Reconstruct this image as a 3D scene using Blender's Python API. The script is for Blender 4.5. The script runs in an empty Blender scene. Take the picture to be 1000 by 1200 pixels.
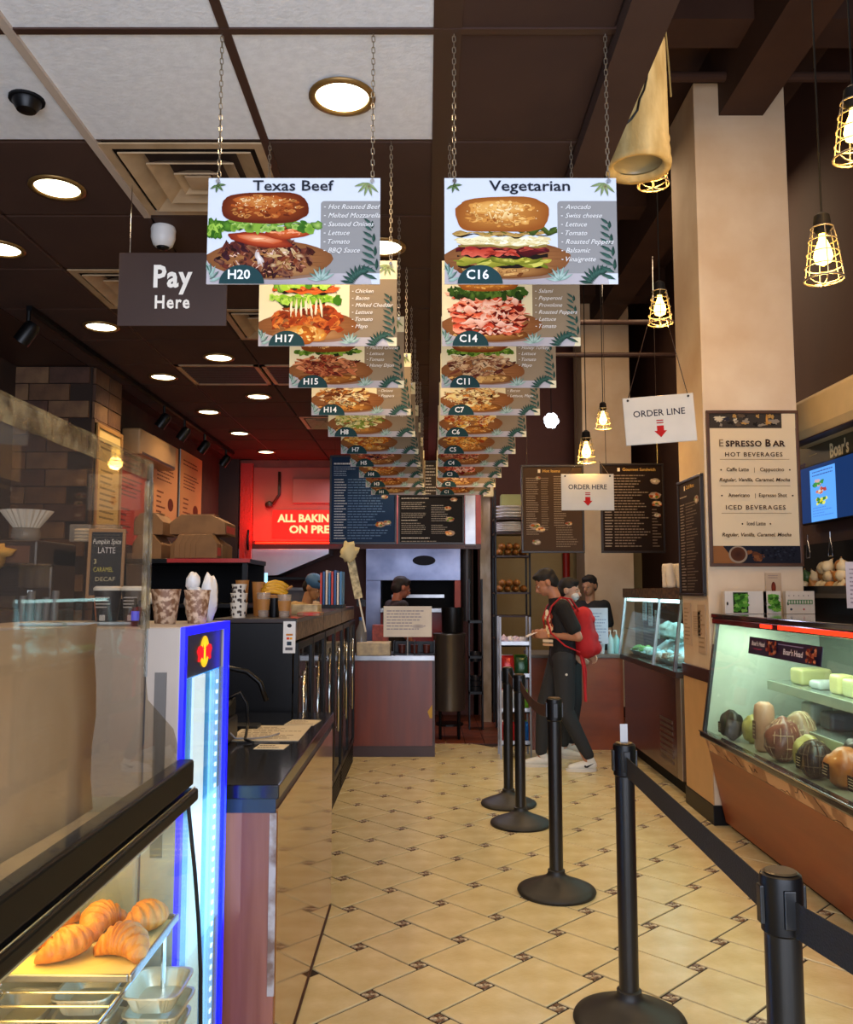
import bpy, bmesh, math, random
from math import pi, sin, cos, radians as R
from mathutils import Vector as V, Matrix as M, noise
C = bpy.context.scene.collection
SC = bpy.context.scene
# ---------------------------------------------------------------- camera, world, exposure, big lights
PITCH = math.atan(.092)
cam_data = bpy.data.cameras.new('camera'); cam = bpy.data.objects.new('camera', cam_data); C.objects.link(cam)
cam.location = (0, 0, 1.57); cam.rotation_euler = (pi/2 + PITCH, 0, 0)
cam_data.sensor_fit = 'HORIZONTAL'; cam_data.sensor_width = 36; cam_data.lens = 36*1000/1000
cam_data.clip_start = .05
SC.camera = cam
W = bpy.data.worlds.new('world'); SC.world = W; W.use_nodes = True
W.node_tree.nodes['Background'].inputs[0].default_value = (.62, .74, 1, 1)
W.node_tree.nodes['Background'].inputs[1].default_value = .7
SC.view_settings.view_transform = 'Standard'; SC.view_settings.look = 'None'
SC.view_settings.exposure = .3; SC.view_settings.gamma = 1; SC.view_settings.use_curve_mapping = False

def lin(h):
    c = [int(h[i:i+2], 16)/255 for i in (0, 2, 4)]
    return tuple(x/12.92 if x <= .04045 else ((x+.055)/1.055)**2.4 for x in c)
def light(kind, name, loc, power, col, size=.3, sizey=None, rot=(0, 0, 0), spot=None, parent=None, blend=.6):
    d = bpy.data.lights.new(name, kind); d.energy = power; d.color = lin(col)
    if kind == 'AREA':
        d.size = size
        if sizey: d.shape = 'RECTANGLE'; d.size_y = sizey
    else: d.shadow_soft_size = size
    if spot: d.spot_size = R(spot); d.spot_blend = blend
    o = bpy.data.objects.new(name, d); C.objects.link(o); o.location = loc; o.rotation_euler = rot
    if parent: o.parent = parent
    return o
# daylight from the storefront behind the camera
light('AREA', 'storefront_daylight', (.4, -1.6, 1.9), 205, 'E4ECFF', 4.2, 3.2, (R(96), 0, 0))
light('AREA', 'kitchen_area_light', (-.3, 9.9, 2.9), 20, 'D8DEFF', 1.6, .3)  # bare area light near the kitchen ceiling, no lamp body modelled
light('AREA', 'hall_area_light', (2.0, 8.2, 5.0), 60, 'FFD9AE', 1.4, 3)  # bare warm area lights high in the hall, no fixture modelled
light('AREA', 'hall_area_light', (1.7, 3.6, 5.0), 50, 'FFDCB4', 1.4, 3)

# ---------------------------------------------------------------- materials
MATS = {}
def mat(name, col='808080', rough=.5, metal=0, emit=0, col2=None, scale=8, bump=0, stretch=(1, 1, 1), bscale=None, spec=None, coat=0, detail=4, contrast=(.35, .65), ecol=None):
    if name in MATS: return MATS[name]
    m = bpy.data.materials.new(name); m.use_nodes = True; MATS[name] = m
    nt = m.node_tree; N = nt.nodes; L = nt.links; b = N['Principled BSDF']
    b.inputs['Base Color'].default_value = (*lin(col), 1); b.inputs['Roughness'].default_value = rough; b.inputs['Metallic'].default_value = metal
    if spec is not None: b.inputs['Specular IOR Level'].default_value = spec
    if coat: b.inputs['Coat Weight'].default_value = coat; b.inputs['Coat Roughness'].default_value = .08
    if emit:
        b.inputs['Emission Color'].default_value = (*lin(ecol or col), 1); b.inputs['Emission Strength'].default_value = emit
    tc = N.new('ShaderNodeTexCoord'); mp = N.new('ShaderNodeMapping'); mp.inputs['Scale'].default_value = stretch
    L.new(tc.outputs['Object'], mp.inputs[0])
    nz = N.new('ShaderNodeTexNoise'); nz.inputs['Scale'].default_value = scale; nz.inputs['Detail'].default_value = detail
    L.new(mp.outputs[0], nz.inputs['Vector'])
    rp = N.new('ShaderNodeValToRGB'); rp.color_ramp.elements[0].position, rp.color_ramp.elements[1].position = contrast
    c1 = lin(col); c2 = lin(col2) if col2 else tuple(x*.93 for x in c1)
    rp.color_ramp.elements[0].color = (*c2, 1); rp.color_ramp.elements[1].color = (*c1, 1)
    L.new(nz.outputs[0], rp.inputs[0])
    if not emit: L.new(rp.outputs[0], b.inputs['Base Color'])
    if bump:
        n2 = N.new('ShaderNodeTexNoise'); n2.inputs['Scale'].default_value = bscale or scale*5; n2.inputs['Detail'].default_value = 5
        L.new(mp.outputs[0], n2.inputs['Vector'])
        bp = N.new('ShaderNodeBump'); bp.inputs['Strength'].default_value = bump; bp.inputs['Distance'].default_value = .01
        L.new(n2.outputs[0], bp.inputs['Height']); L.new(bp.outputs[0], b.inputs['Normal'])
    return m
def glass(name, col='FFFFFF', rough=0, alpha=.12, ior=1.45):
    """thin sheet glass: clear body that still mirrors at grazing angles"""
    if name in MATS: return MATS[name]
    m = bpy.data.materials.new(name); m.use_nodes = True; MATS[name] = m
    nt = m.node_tree; N = nt.nodes; L = nt.links; N.remove(N['Principled BSDF'])
    t = N.new('ShaderNodeBsdfTransparent'); t.inputs[0].default_value = (*lin(col), 1)
    g = N.new('ShaderNodeBsdfGlossy'); g.inputs['Roughness'].default_value = rough
    ge = N.new('ShaderNodeNewGeometry'); dt = N.new('ShaderNodeVectorMath'); dt.operation = 'DOT_PRODUCT'
    L.new(ge.outputs['Normal'], dt.inputs[0]); L.new(ge.outputs['Incoming'], dt.inputs[1])
    def mth(op, a, b=None):
        n = N.new('ShaderNodeMath'); n.operation = op
        for i, x in enumerate((a, b)):
            if x is None: continue
            if isinstance(x, (int, float)): n.inputs[i].default_value = x
            else: L.new(x, n.inputs[i])
        return n.outputs[0]
    sch = mth('POWER', mth('SUBTRACT', 1, mth('ABSOLUTE', dt.outputs['Value'])), 5)
    mu = N.new('ShaderNodeMath'); mu.operation = 'MULTIPLY_ADD'; mu.inputs[1].default_value = .55; mu.inputs[2].default_value = .035
    L.new(sch, mu.inputs[0])
    d = N.new('ShaderNodeBsdfDiffuse'); d.inputs[0].default_value = (.8, .8, .78, 1)
    mx = N.new('ShaderNodeMixShader'); L.new(mu.outputs[0], mx.inputs[0]); L.new(t.outputs[0], mx.inputs[1]); L.new(g.outputs[0], mx.inputs[2])
    m2 = N.new('ShaderNodeMixShader'); m2.inputs[0].default_value = alpha*.2
    L.new(mx.outputs[0], m2.inputs[1]); L.new(d.outputs[0], m2.inputs[2]); L.new(m2.outputs[0], N['Material Output'].inputs[0])
    return m
def print_mat(name='print', rough=.45, emit=0):
    if name in MATS: return MATS[name]
    m = bpy.data.materials.new(name); m.use_nodes = True; MATS[name] = m
    nt = m.node_tree; N = nt.nodes; L = nt.links; b = N['Principled BSDF']; b.inputs['Roughness'].default_value = .65; b.inputs['Specular IOR Level'].default_value = .12
    a = N.new('ShaderNodeVertexColor'); a.layer_name = 'Col'
    if emit:
        b.inputs['Base Color'].default_value = (0, 0, 0, 1)
        L.new(a.outputs[0], b.inputs['Emission Color']); b.inputs['Emission Strength'].default_value = emit
    else: L.new(a.outputs[0], b.inputs['Base Color'])
    return m

# ---------------------------------------------------------------- mesh builder
def tag(o, label=None, cat=None, group=None, kind=None):
    if label: o['label'] = label
    if cat: o['category'] = cat
    if group: o['group'] = group
    if kind: o['kind'] = kind
    return o
def thing(name, label, cat, loc=(0, 0, 0), rz=0, group=None, rot=None):
    o = bpy.data.objects.new(name, None); C.objects.link(o); o.empty_display_size = .05
    o.location = loc; o.rotation_euler = rot if rot else (0, 0, R(rz))
    return tag(o, label, cat, group)
class MB:
    def __init__(s): s.v = []; s.f = []
    def add(s, vs, fs):
        n = len(s.v); s.v += [tuple(x) for x in vs]; s.f += [tuple(i+n for i in f) for f in fs]; return s
    def box(s, x0, x1, y0, y1, z0, z1, m=None):
        vs = [V((x, y, z)) for z in (z0, z1) for x, y in ((x0, y0), (x1, y0), (x1, y1), (x0, y1))]
        if m: vs = [m @ v for v in vs]
        return s.add(vs, [(3, 2, 1, 0), (4, 5, 6, 7), (0, 1, 5, 4), (1, 2, 6, 5), (2, 3, 7, 6), (3, 0, 4, 7)])
    def cbox(s, c, sz, m=None):
        return s.box(c[0]-sz[0]/2, c[0]+sz[0]/2, c[1]-sz[1]/2, c[1]+sz[1]/2, c[2]-sz[2]/2, c[2]+sz[2]/2, m)
    def prism(s, pts, axis, a, b):
        """polygon pts extruded along axis ('x','y','z') from a to b"""
        n = len(pts)
        def P(p, t): return {'x': (t, p[0], p[1]), 'y': (p[0], t, p[1]), 'z': (p[0], p[1], t)}[axis]
        ar = sum(pts[i][0]*pts[(i+1) % n][1]-pts[(i+1) % n][0]*pts[i][1] for i in range(n))
        if (ar < 0) != (axis == 'y'): pts = pts[::-1]
        vs = [P(p, a) for p in pts]+[P(p, b) for p in pts]
        return s.add(vs, [tuple(range(n))[::-1], tuple(range(n, 2*n))]+[(i, (i+1) % n, n+(i+1) % n, n+i) for i in range(n)])
    def rings(s, rings, close=True, cap=True):
        n = len(rings[0]); vs = [p for r in rings for p in r]; fs = []
        for k in range(len(rings)-1):
            for i in range(n if close else n-1):
                j = (i+1) % n; fs.append((k*n+i, k*n+j, (k+1)*n+j, (k+1)*n+i))
        if cap: fs += [tuple(range(n))[::-1], tuple(range((len(rings)-1)*n, len(rings)*n))]
        return s.add(vs, fs)
    def lathe(s, prof, c=(0, 0, 0), n=20, m=None, cap=True):
        rs = [[V((c[0]+r*cos(2*pi*i/n), c[1]+r*sin(2*pi*i/n), c[2]+z)) for i in range(n)] for r, z in prof]
        if m: rs = [[m @ p for p in r] for r in rs]
        return s.rings(rs, cap=cap)
    def tube(s, pts, r, n=8, closed=False, r1=None):
        pts = [V(p) for p in pts]; rs = []; k = len(pts); up = None
        for i, p in enumerate(pts):
            a = pts[(i-1) % k] if (closed or i > 0) else p; b = pts[(i+1) % k] if (closed or i < k-1) else p
            t = (b-a).normalized()
            if up is None: up = V((0, 0, 1)) if abs(t.z) < .9 else V((1, 0, 0))
            x = t.cross(up).normalized(); up = x.cross(t).normalized()
            rr = r if r1 is None else r+(r1-r)*i/(k-1)
            rs.append([p+(x*cos(2*pi*j/n)+up*sin(2*pi*j/n))*rr for j in range(n)])
        if closed: rs.append(rs[0])
        return s.rings(rs, cap=not closed)
    def cyl(s, p0, p1, r0, r1=None, n=16): return s.tube([p0, p1], r0, n, r1=r0 if r1 is None else r1)
    def ell(s, c, r, n=14, k=9, m=None, wob=0, seed=0):
        rs = []
        for j in range(k+1):
            a = -pi/2+pi*j/k; a = max(-pi/2+.04, min(pi/2-.04, a)); ring = []
            for i in range(n):
                b = 2*pi*i/n; p = V((cos(a)*cos(b), cos(a)*sin(b), sin(a)))
                w = 1+wob*noise.noise(p*2.2+V((seed, seed*.7, 0))) if wob else 1
                p = V((p.x*r[0]*w, p.y*r[1]*w, p.z*r[2]*w))
                if m: p = m @ p
                ring.append(p+V(c))
            rs.append(ring)
        return s.rings(rs)
    def capsule(s, p0, p1, r0, r1, n=14):
        p0, p1 = V(p0), V(p1); d = (p1-p0); L_ = d.length; d.normalize()
        x = d.cross(V((0, 0, 1)) if abs(d.z) < .9 else V((1, 0, 0))).normalized(); y = d.cross(x)
        pr = [(r0*cos(a), -r0*sin(a)) for a in (1.5, 1.1, .7, .35, 0)]+[(r1*cos(a), L_+r1*sin(a)) for a in (0, .35, .7, 1.1, 1.5)]
        return s.rings([[p0+d*t+(x*cos(2*pi*i/n)-y*sin(2*pi*i/n))*-r for i in range(n)][::-1] for r, t in pr])
    def mesh(s, name, m=None, smooth=False):
        me = bpy.data.meshes.new(name); me.from_pydata(s.v, [], s.f); me.update()
        if m: me.materials.append(m)
        if smooth: me.shade_smooth() if hasattr(me, 'shade_smooth') else None
        return me
    def build(s, name, m, parent=None, loc=(0, 0, 0), rz=0, smooth=False, bevel=0, seg=2, fix=True, remesh=0, sm=0, sub=0, angle=None):
        me = s.mesh(name, m)
        if fix:
            bm = bmesh.new(); bm.from_mesh(me)
            bmesh.ops.recalc_face_normals(bm, faces=bm.faces)
            bm.to_mesh(me); bm.free()
        if smooth:
            me.shade_smooth()
            if angle: me.set_sharp_from_angle(angle=R(angle))
        o = bpy.data.objects.new(name, me); C.objects.link(o); o.location = loc; o.rotation_euler = (0, 0, R(rz))
        if parent: o.parent = parent
        if bevel:
            b = o.modifiers.new('bevel', 'BEVEL'); b.width = bevel; b.segments = seg; b.limit_method = 'ANGLE'; b.angle_limit = R(35)
        if remesh:
            b = o.modifiers.new('remesh', 'REMESH'); b.mode = 'VOXEL'; b.voxel_size = remesh; b.use_smooth_shade = True
        if sm:
            b = o.modifiers.new('smooth', 'SMOOTH'); b.factor = .5; b.iterations = sm
        if sub:
            b = o.modifiers.new('sub', 'SUBSURF'); b.levels = b.render_levels = sub
        return o
def inst(me, name, parent, loc=(0, 0, 0), rz=0, rot=None, scale=None):
    o = bpy.data.objects.new(name, me); C.objects.link(o); o.location = loc; o.rotation_euler = rot if rot else (0, 0, R(rz))
    if scale: o.scale = scale
    if parent: o.parent = parent
    return o
def dup(root, loc, rz=None, label=None, group=None, parent=None):
    r = root.copy(); C.objects.link(r)
    if parent: r.parent = parent
    if loc is not None: r.location = loc
    if rz is not None: r.rotation_euler = (0, 0, R(rz))
    if label: r['label'] = label
    if group: r['group'] = group
    for ch in list(root.children): dup(ch, None, parent=r)
    return r

# ---------------------------------------------------------------- flat print (lettering, posters)
_tc = {}
def textgeo(s, bold=0, shear=0, space=1):
    k = (s, bold, shear, space)
    if k in _tc: return _tc[k]
    cu = bpy.data.curves.new('t', 'FONT'); cu.body = s; cu.size = 1; cu.offset = bold; cu.shear = shear; cu.space_character = space; cu.resolution_u = 2
    ob = bpy.data.objects.new('t', cu); C.objects.link(ob)
    dg = bpy.context.evaluated_depsgraph_get()
    me = bpy.data.meshes.new_from_object(ob.evaluated_get(dg))
    vs = [(v.co.x, v.co.y) for v in me.vertices]; fs = [tuple(p.vertices) for p in me.polygons]
    bpy.data.objects.remove(ob); bpy.data.curves.remove(cu); bpy.data.meshes.remove(me)
    x0 = min((v[0] for v in vs), default=0); x1 = max((v[0] for v in vs), default=1)
    _tc[k] = ([(v[0]-x0, v[1]) for v in vs], fs, x1-x0); return _tc[k]
class Print:
    def __init__(s, seed=1, step=.00012): s.v = []; s.f = []; s.c = []; s.z = 0; s.step = step; s.r = random.Random(seed)
    def lay(s): s.z += s.step
    def clip(s, W_, H_):
        nv, nf, nc = [], [], []
        for f in s.f:
            P_ = [(s.v[i], s.c[i]) for i in f]
            for ax, lim, sg in ((0, 0, 1), (0, W_, -1), (2, 0, 1), (2, H_, -1)):
                out = []
                for k in range(len(P_)):
                    (a, ca), (b, cb) = P_[k-1], P_[k]; da = (a[ax]-lim)*sg; db = (b[ax]-lim)*sg
                    if (da < 0) != (db < 0):
                        t = da/(da-db); out.append((tuple(a[j]+(b[j]-a[j])*t for j in range(3)), tuple(ca[j]+(cb[j]-ca[j])*t for j in range(3))))
                    if db >= 0: out.append((b, cb))
                P_ = out
                if not P_: break
            if len(P_) > 2:
                n = len(nv); nv += [p[0] for p in P_]; nc += [p[1] for p in P_]; nf.append(tuple(range(n, n+len(P_))))
        s.v, s.f, s.c = nv, nf, nc; return s
    def poly(s, pts, col, lay=True):
        if lay: s.lay()
        n = len(s.v); s.v += [(p[0], -s.z, p[1]) for p in pts]; s.f.append(tuple(range(n, n+len(pts)))); s.c += [lin(col)]*len(pts)
    def rect(s, x0, x1, y0, y1, col, lay=True): s.poly([(x0, y0), (x1, y0), (x1, y1), (x0, y1)], col, lay)
    def blob(s, cx, cy, rx, ry, col, col2=None, wob=0, n=26, a0=0, a1=2*pi, p=1, rot=0, lay=True, freq=2):
        if lay: s.lay()
        k = len(s.v); sd = s.r.random()*50; full = abs(a1-a0-2*pi) < .01
        s.v.append((cx, -s.z, cy)); s.c.append(lin(col)); m = n if full else n+1
        for i in range(m):
            a = a0+(a1-a0)*i/n; w = 1+wob*(noise.noise(V((cos(a)*freq, sin(a)*freq, sd)))*2)
            ca, sa = cos(a), sin(a); x = math.copysign(abs(ca)**p, ca)*rx*w; y = math.copysign(abs(sa)**p, sa)*ry*w
            x, y = x*cos(rot)-y*sin(rot), x*sin(rot)+y*cos(rot)
            s.v.append((cx+x, -s.z, cy+y)); s.c.append(lin(col2 or col))
        for i in range(m if full else m-1): s.f.append((k, k+1+i, k+1+(i+1) % m))
    def ribbon(s, x0, x1, y, h, col, col2=None, amp=.01, n=24, droop=0, fr=7):
        s.lay(); sd = s.r.random()*50; k = len(s.v)
        for i in range(n+1):
            t = i/n; x = x0+(x1-x0)*t; e = 1-abs(2*t-1)**4*.75; d = -droop*(2*t-1)**2
            w = amp*noise.noise(V((t*fr, sd, 0)))*2; w2 = amp*noise.noise(V((t*fr, sd+9, 0)))*2
            s.v += [(x, -s.z, y+d+h/2*e+w2), (x, -s.z, y+d-h/2*e+w)]; s.c += [lin(col), lin(col2 or col)]
        for i in range(n): s.f.append((k+2*i, k+2*i+1, k+2*i+3, k+2*i+2))
    def leaf(s, x, y, a, ln, w, col, col2=None):
        s.lay(); k = len(s.v); t = V((cos(a), sin(a))); q = V((-t.y, t.x)); b = V((x, y))
        for p, c in ((b, col), (b+t*ln*.35+q*w, col2 or col), (b+t*ln*.7+q*w*.7, col), (b+t*ln, col), (b+t*ln*.7-q*w*.7, col), (b+t*ln*.35-q*w, col)):
            s.v.append((p.x, -s.z, p.y)); s.c.append(lin(c))
        s.f.append(tuple(range(k, k+6)))
    def text(s, t, x, y, h, col, al='l', bold=0, shear=0, space=1, fit=None):
        s.lay(); vs, fs, w = textgeo(t, bold, shear, space); sc = h/.7; sx = sc if not fit else fit/w; W_ = w*sx
        ox = x-(W_/2 if al == 'c' else W_ if al == 'r' else 0); k = len(s.v)
        s.v += [(ox+v[0]*sx, -s.z, y+v[1]*sc) for v in vs]; s.f += [tuple(i+k for i in f) for f in fs]; s.c += [lin(col)]*len(vs)
    def lines(s, x0, x1, y0, y1, n, col, h=.35, jag=.5, short=None):
        """rows too small to read"""
        s.lay(); g = (y1-y0)/n
        for i in range(n):
            y = y1-g*(i+.5); x = x0; e = x1-(x1-x0)*jag*s.r.random()
            while x < e:
                w = min((x1-x0)*s.r.uniform(.04, .13), e-x); s.rect(x, x+w, y-g*h/2, y+g*h/2, col, False); x += w+(x1-x0)*.018
    def build(s, name, parent, m=None, loc=(0, 0, 0), rz=0):
        me = bpy.data.meshes.new(name); me.from_pydata(s.v, [], s.f); me.materials.append(m or print_mat())
        a = me.color_attributes.new('Col', 'FLOAT_COLOR', 'POINT')
        for i, c in enumerate(s.c): a.data[i].color = (*c, 1)
        o = bpy.data.objects.new(name, me); C.objects.link(o); o.location = loc; o.rotation_euler = (0, 0, R(rz)); o.parent = parent
        return o
# ================================================================ STRUCTURE
CH = 3.15; HC = 5.6
M_tile = mat('floor_tile', 'D8C89C', .22, col2='C4B07E', scale=7, bump=.12, bscale=60, contrast=(.3, .7), detail=8)
M_grout = mat('grout', '2E1E14', .85)
M_mos = mat('mosaic', 'CDBB98', .3, col2='6A4A32', scale=34, contrast=(.44, .56))
M_ceil = mat('brown_paint', '40271A', .85, col2='382014', scale=3)
M_white = mat('white_acoustic_panel', 'E2E4E6', .85, col2='D8DADC', scale=30, bump=.2, bscale=70)
M_bar = mat('dark_grid_bar', '3A231A', .5)
M_lbar = mat('pale_grid_bar', 'B8A898', .5)
M_col = mat('plaster', 'DDCBB0', .7, col2='CDB494', scale=2.2, bump=.15, bscale=14, detail=8)
M_tan = mat('tan_paint', 'B98F5C', .6)
M_black = mat('black_satin', '070709', .38, spec=.3)
M_blackm = mat('black_matte', '0B0B0D', .7, spec=.2)
M_dark = mat('dark_wall', '3A261A', .8, col2='2A1A12', scale=5)
M_steel = mat('brushed_steel', 'A9A9AA', .3, 1, col2='8E8E90', scale=5, stretch=(1, 30, 1))
M_chrome = mat('chrome', 'D8D8D8', .15, 1)
M_wood = mat('red_brown_laminate', '7A3212', .3, col2='64270D', scale=2.2, stretch=(5, 5, .5), detail=6, coat=.05)
M_owood = mat('orange_brown_laminate', '8E4416', .38, col2='7A3810', scale=2.5, stretch=(1, .4, 3), detail=6, coat=.08)
M_brown = mat('dark_brown_trim', '3A1F16', .4)

fl = MB().box(-3, 3.2, -1.6, 12.6, -.06, -.006).build('floor', M_grout); tag(fl, kind='structure')
A_, B_ = .318, .062; th = R(44); e1 = V((cos(th), sin(th))); e2 = V((-sin(th), cos(th)))
# anchor a mosaic square centre at (.417, 3.838)
org = V((.417, 3.838))-e1*(A_+B_/2)-e2*(B_/2)
g = .0052
def tile_mesh(w, hh=.008):
    m = MB(); b = .002
    m.rings([[(x, y, z) for x, y in ((i, i), (w-i, i), (w-i, w-i), (i, w-i))] for i, z in ((0, -hh), (0, -b), (b, 0))])
    return m
mt = tile_mesh(A_-2*g).mesh('floor_tile', M_tile)
mm = MB()
q = (B_-2*g)/2
for i in range(2):
    for j in range(2):
        t = tile_mesh(q-.004, .007); mm.add([(x+i*q+.002, y+j*q+.002, z) for x, y, z in t.v], t.f)
mm = mm.mesh('mosaic_insert', M_mos)
rnd = random.Random(4); tiles = []
for i in range(-40, 60):
    for j in range(-40, 60):
        o = org+i*(e1*A_+e2*B_)+j*(-e1*B_+e2*A_)
        c = o+(e1+e2)*A_/2
        tiles.append((o, c))
def vis(c, m=.25): return c.y > 2.75 and c.y < 8.95 and -0.80-m+.02 < c.x < 2.25+m and abs(c.x) < .52*c.y+.3 and not (c.y < 4.3 and c.x < -.62)
far = MB(); k = 0
for o, c in tiles:
    if vis(c):
        t = inst(mt, 'floor_tile', fl, (*(o+(e1+e2)*g), rnd.uniform(-.0006, .0006)), rot=(rnd.uniform(-.001, .001), rnd.uniform(-.001, .001), th)); k += 1
        s_ = o+e1*A_; inst(mm, 'mosaic_insert', fl, (*(s_+(e1+e2)*g), .0), rot=(0, 0, th))
    elif -2.9 < c.x < 3 and -1.4 < c.y < 8.8:
        t = tile_mesh(A_-2*g); far.add([tuple(o+e1*(g+x)+e2*(g+y))+(z,) for x, y, z in t.v], t.f)
print('TILES', k)
ft = far.build('floor_tile', M_tile, fl, fix=False); ft['kind'] = 'stuff'
M_quarry = mat('red_brown_quarry', '7A3A1E', .4, col2='5A2A18', scale=4)
km = MB()
for i in range(-10, 16):
    for j in range(0, 11):
        if True: km.box(i*.2+.004, i*.2+.196, 8.96+j*.2+.004, 8.96+j*.2+.196, -.006, .004)
tag(km.build('quarry_tile', M_quarry, fl), kind='stuff')
# walls
tag(MB().box(-3.0, -2.9, -1.6, 6.0, 0, HC).box(-2.62, -2.5, 6.0, 12.6, 0, HC).build('wall_left', M_dark), kind='structure')
tag(MB().box(3.0, 3.12, -1.6, 12.6, 0, HC).build('wall_right', mat('brown_wall', '3E2318', .7)), kind='structure')
wb = MB().box(-2.5, .66, 11.0, 11.12, 0, HC).box(.66, 3.0, 12.4, 12.5, 0, HC).box(.6, .7, 11.0, 12.4, 0, HC)
tag(wb.build('wall_back', mat('brown_red_wall', '6A3A30', .6)), kind='structure')
wp = MB().box(.95, 3.0, 11.9, 11.98, 0, 2.75).build('wall_partition', mat('olive_cream_paint', 'A08A58', .6)); tag(wp, kind='structure')
# ceilings: dropped one at left with 2 ft panels
ce = MB().box(-3.0, .66, -1.6, 11.1, CH+.03, CH+.1).build('ceiling', M_dark); tag(ce, kind='structure')
XS = [-2.40, -1.79, -1.18, -.57, .05, .54]; Y0 = 2.28; PY = .6
vents = {(2, 3), (1, 5), (3, 6)}
vents = {(2, 1): 'a', (1, 3): 'a', (2, 4): 'a', (1, 6): 'g', (2, 6): 'g', (2, 9): 'r'}
panels = {}
for i in range(5):
    x0, x1 = XS[i], XS[i+1]
    for j in range(-5, 15):
        y0 = Y0+PY*j; y1 = y0+PY
        if y1 > 11.0: continue
        if (i, j) in vents: continue
        wh = i < 4 and j <= 0
        key = (round(x1-x0, 2), wh)
        if key not in panels:
            b = .008
            panels[key] = MB().rings([[(x, y, z) for x, y in ((a, a), (x1-x0-a, a), (x1-x0-a, PY-a), (a, PY-a))] for a, z in ((.004, .028), (.004, .008), (.012, 0))]).mesh('ceiling_panel', M_white if wh else M_ceil)
        inst(panels[key], 'ceiling_panel', ce, (x0, y0, CH))
bar = MB()
for j in range(-5, 15): bar.box(-2.4, .54, Y0+PY*j-.012 if j < 1 else Y0+PY*j-.006, Y0+PY*j+.012 if j < 1 else Y0+PY*j+.006, CH-.006 if j < 1 else CH+.004, CH+.026)
for i in (3, 4): bar.box(XS[i]-.014, XS[i]+.014, -.7, 10.9, CH-.005, CH+.026)
for i in (0, 1): bar.box(XS[i]-.006, XS[i]+.006, -.7, 10.9, CH+.004, CH+.026)
bar.box(.02, .1, -.7, 10.9, CH-.004, CH+.026)
bar.box(-3.0, -2.4, -.7, 11, CH, CH+.03)
bar.build('ceiling_grid', M_bar, ce)
MB().box(XS[2]-.014, XS[2]+.014, -.7, 3.48, CH-.012, CH+.02).build('ceiling_grid', M_lbar, ce)['label'] = 'pale beige metal edge strip'
tag(MB().box(.535, .66, -1.6, 11.0, CH-.05, CH+.45).build('trim_1', M_ceil), kind='structure')
MBs = MB().box(.54, .66, -1.6, 11.0, CH+.45, HC); tag(MBs.build('trim_2', M_dark), kind='structure')
tag(MB().box(.54, 3.1, -1.6, 12.6, HC, HC+.1).build('ceiling_high', M_ceil), kind='structure')
tag(MB().box(2.12, 2.44, -1.6, 10.8, 5.0, HC).build('trim_3', M_ceil), kind='structure')
tag(MB().box(1.15, 1.35, -1.6, 12, 5.3, HC).build('trim_4', M_dark), kind='structure')
for n_, (ya, yb) in enumerate(((5.2, 5.5), (7.9, 8.2), (10.4, 10.7))):
    tag(MB().box(.66, 3.0, ya, yb, 5.25, HC).build('trim_%d' % (5+n_), M_ceil), kind='structure')
# columns
def column(label, x0, x1, y0, y1, h):
    t = thing('column', label, 'column', ((x0+x1)/2, (y0+y1)/2, 0)); w = (x1-x0)/2; d = (y1-y0)/2
    MB().box(-w, w, -d, d, .12, h).build('shaft', M_col, t, bevel=.006)
    MB().box(-w-.012, w+.012, -d-.012, d+.012, 0, .13).build('baseboard', M_black, t, bevel=.004)
    return t, w, d
c1, w, d = column('large pale plaster column with espresso poster on its front', 1.94, 2.60, 5.9, 6.5, 5.25)
MB().box(-w-.016, w+.004, -d-.004, d+.004, .94, 1.03).build('chair_rail', M_brown, c1, bevel=.004)
MB().box(-w-.006, -w, -d, d, .13, .94).build('wainscot', mat('wainscot_paint', 'C9A06C', .6), c1)
c2, w, d = column('far plaster column behind the hanging menu boards', 2.0, 2.62, 10.8, 11.4, 5.3)
p_ = MB().cyl((.66, 5.75, 5.2), (3.0, 5.75, 5.2), .035, n=12).build('ceiling_pipe', M_ceil); tag(p_, 'thin brown pipe running across in front of the large column top', 'pipe')
for i, (y, z, lb) in enumerate(((9.6, 4.65, 'dark pipe crossing the high ceiling in front of the far column'), (9.9, 4.35, 'lower dark pipe crossing before the far column'))):
    tag(MB().cyl((.66, y, z), (3.0, y, z), .03, n=10).build('ceiling_pipe', M_bar), lb, 'pipe')
# white post at kitchen corner
po = MB().box(.655, .78, 10.4, 10.5, 0, 2.75).build('kitchen_post', mat('scuffed_cream_paint', 'CDB79A', .6, col2='A8906E', scale=9, stretch=(1, 1, .4))); tag(po, 'scuffed cream upright post at the right edge of the kitchen opening', 'post')
# kitchen header above the opening
tag(MB().box(-2.5, .66, 10.3, 10.4, 2.07, 2.13).build('trim_10', M_brown), kind='structure')

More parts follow.
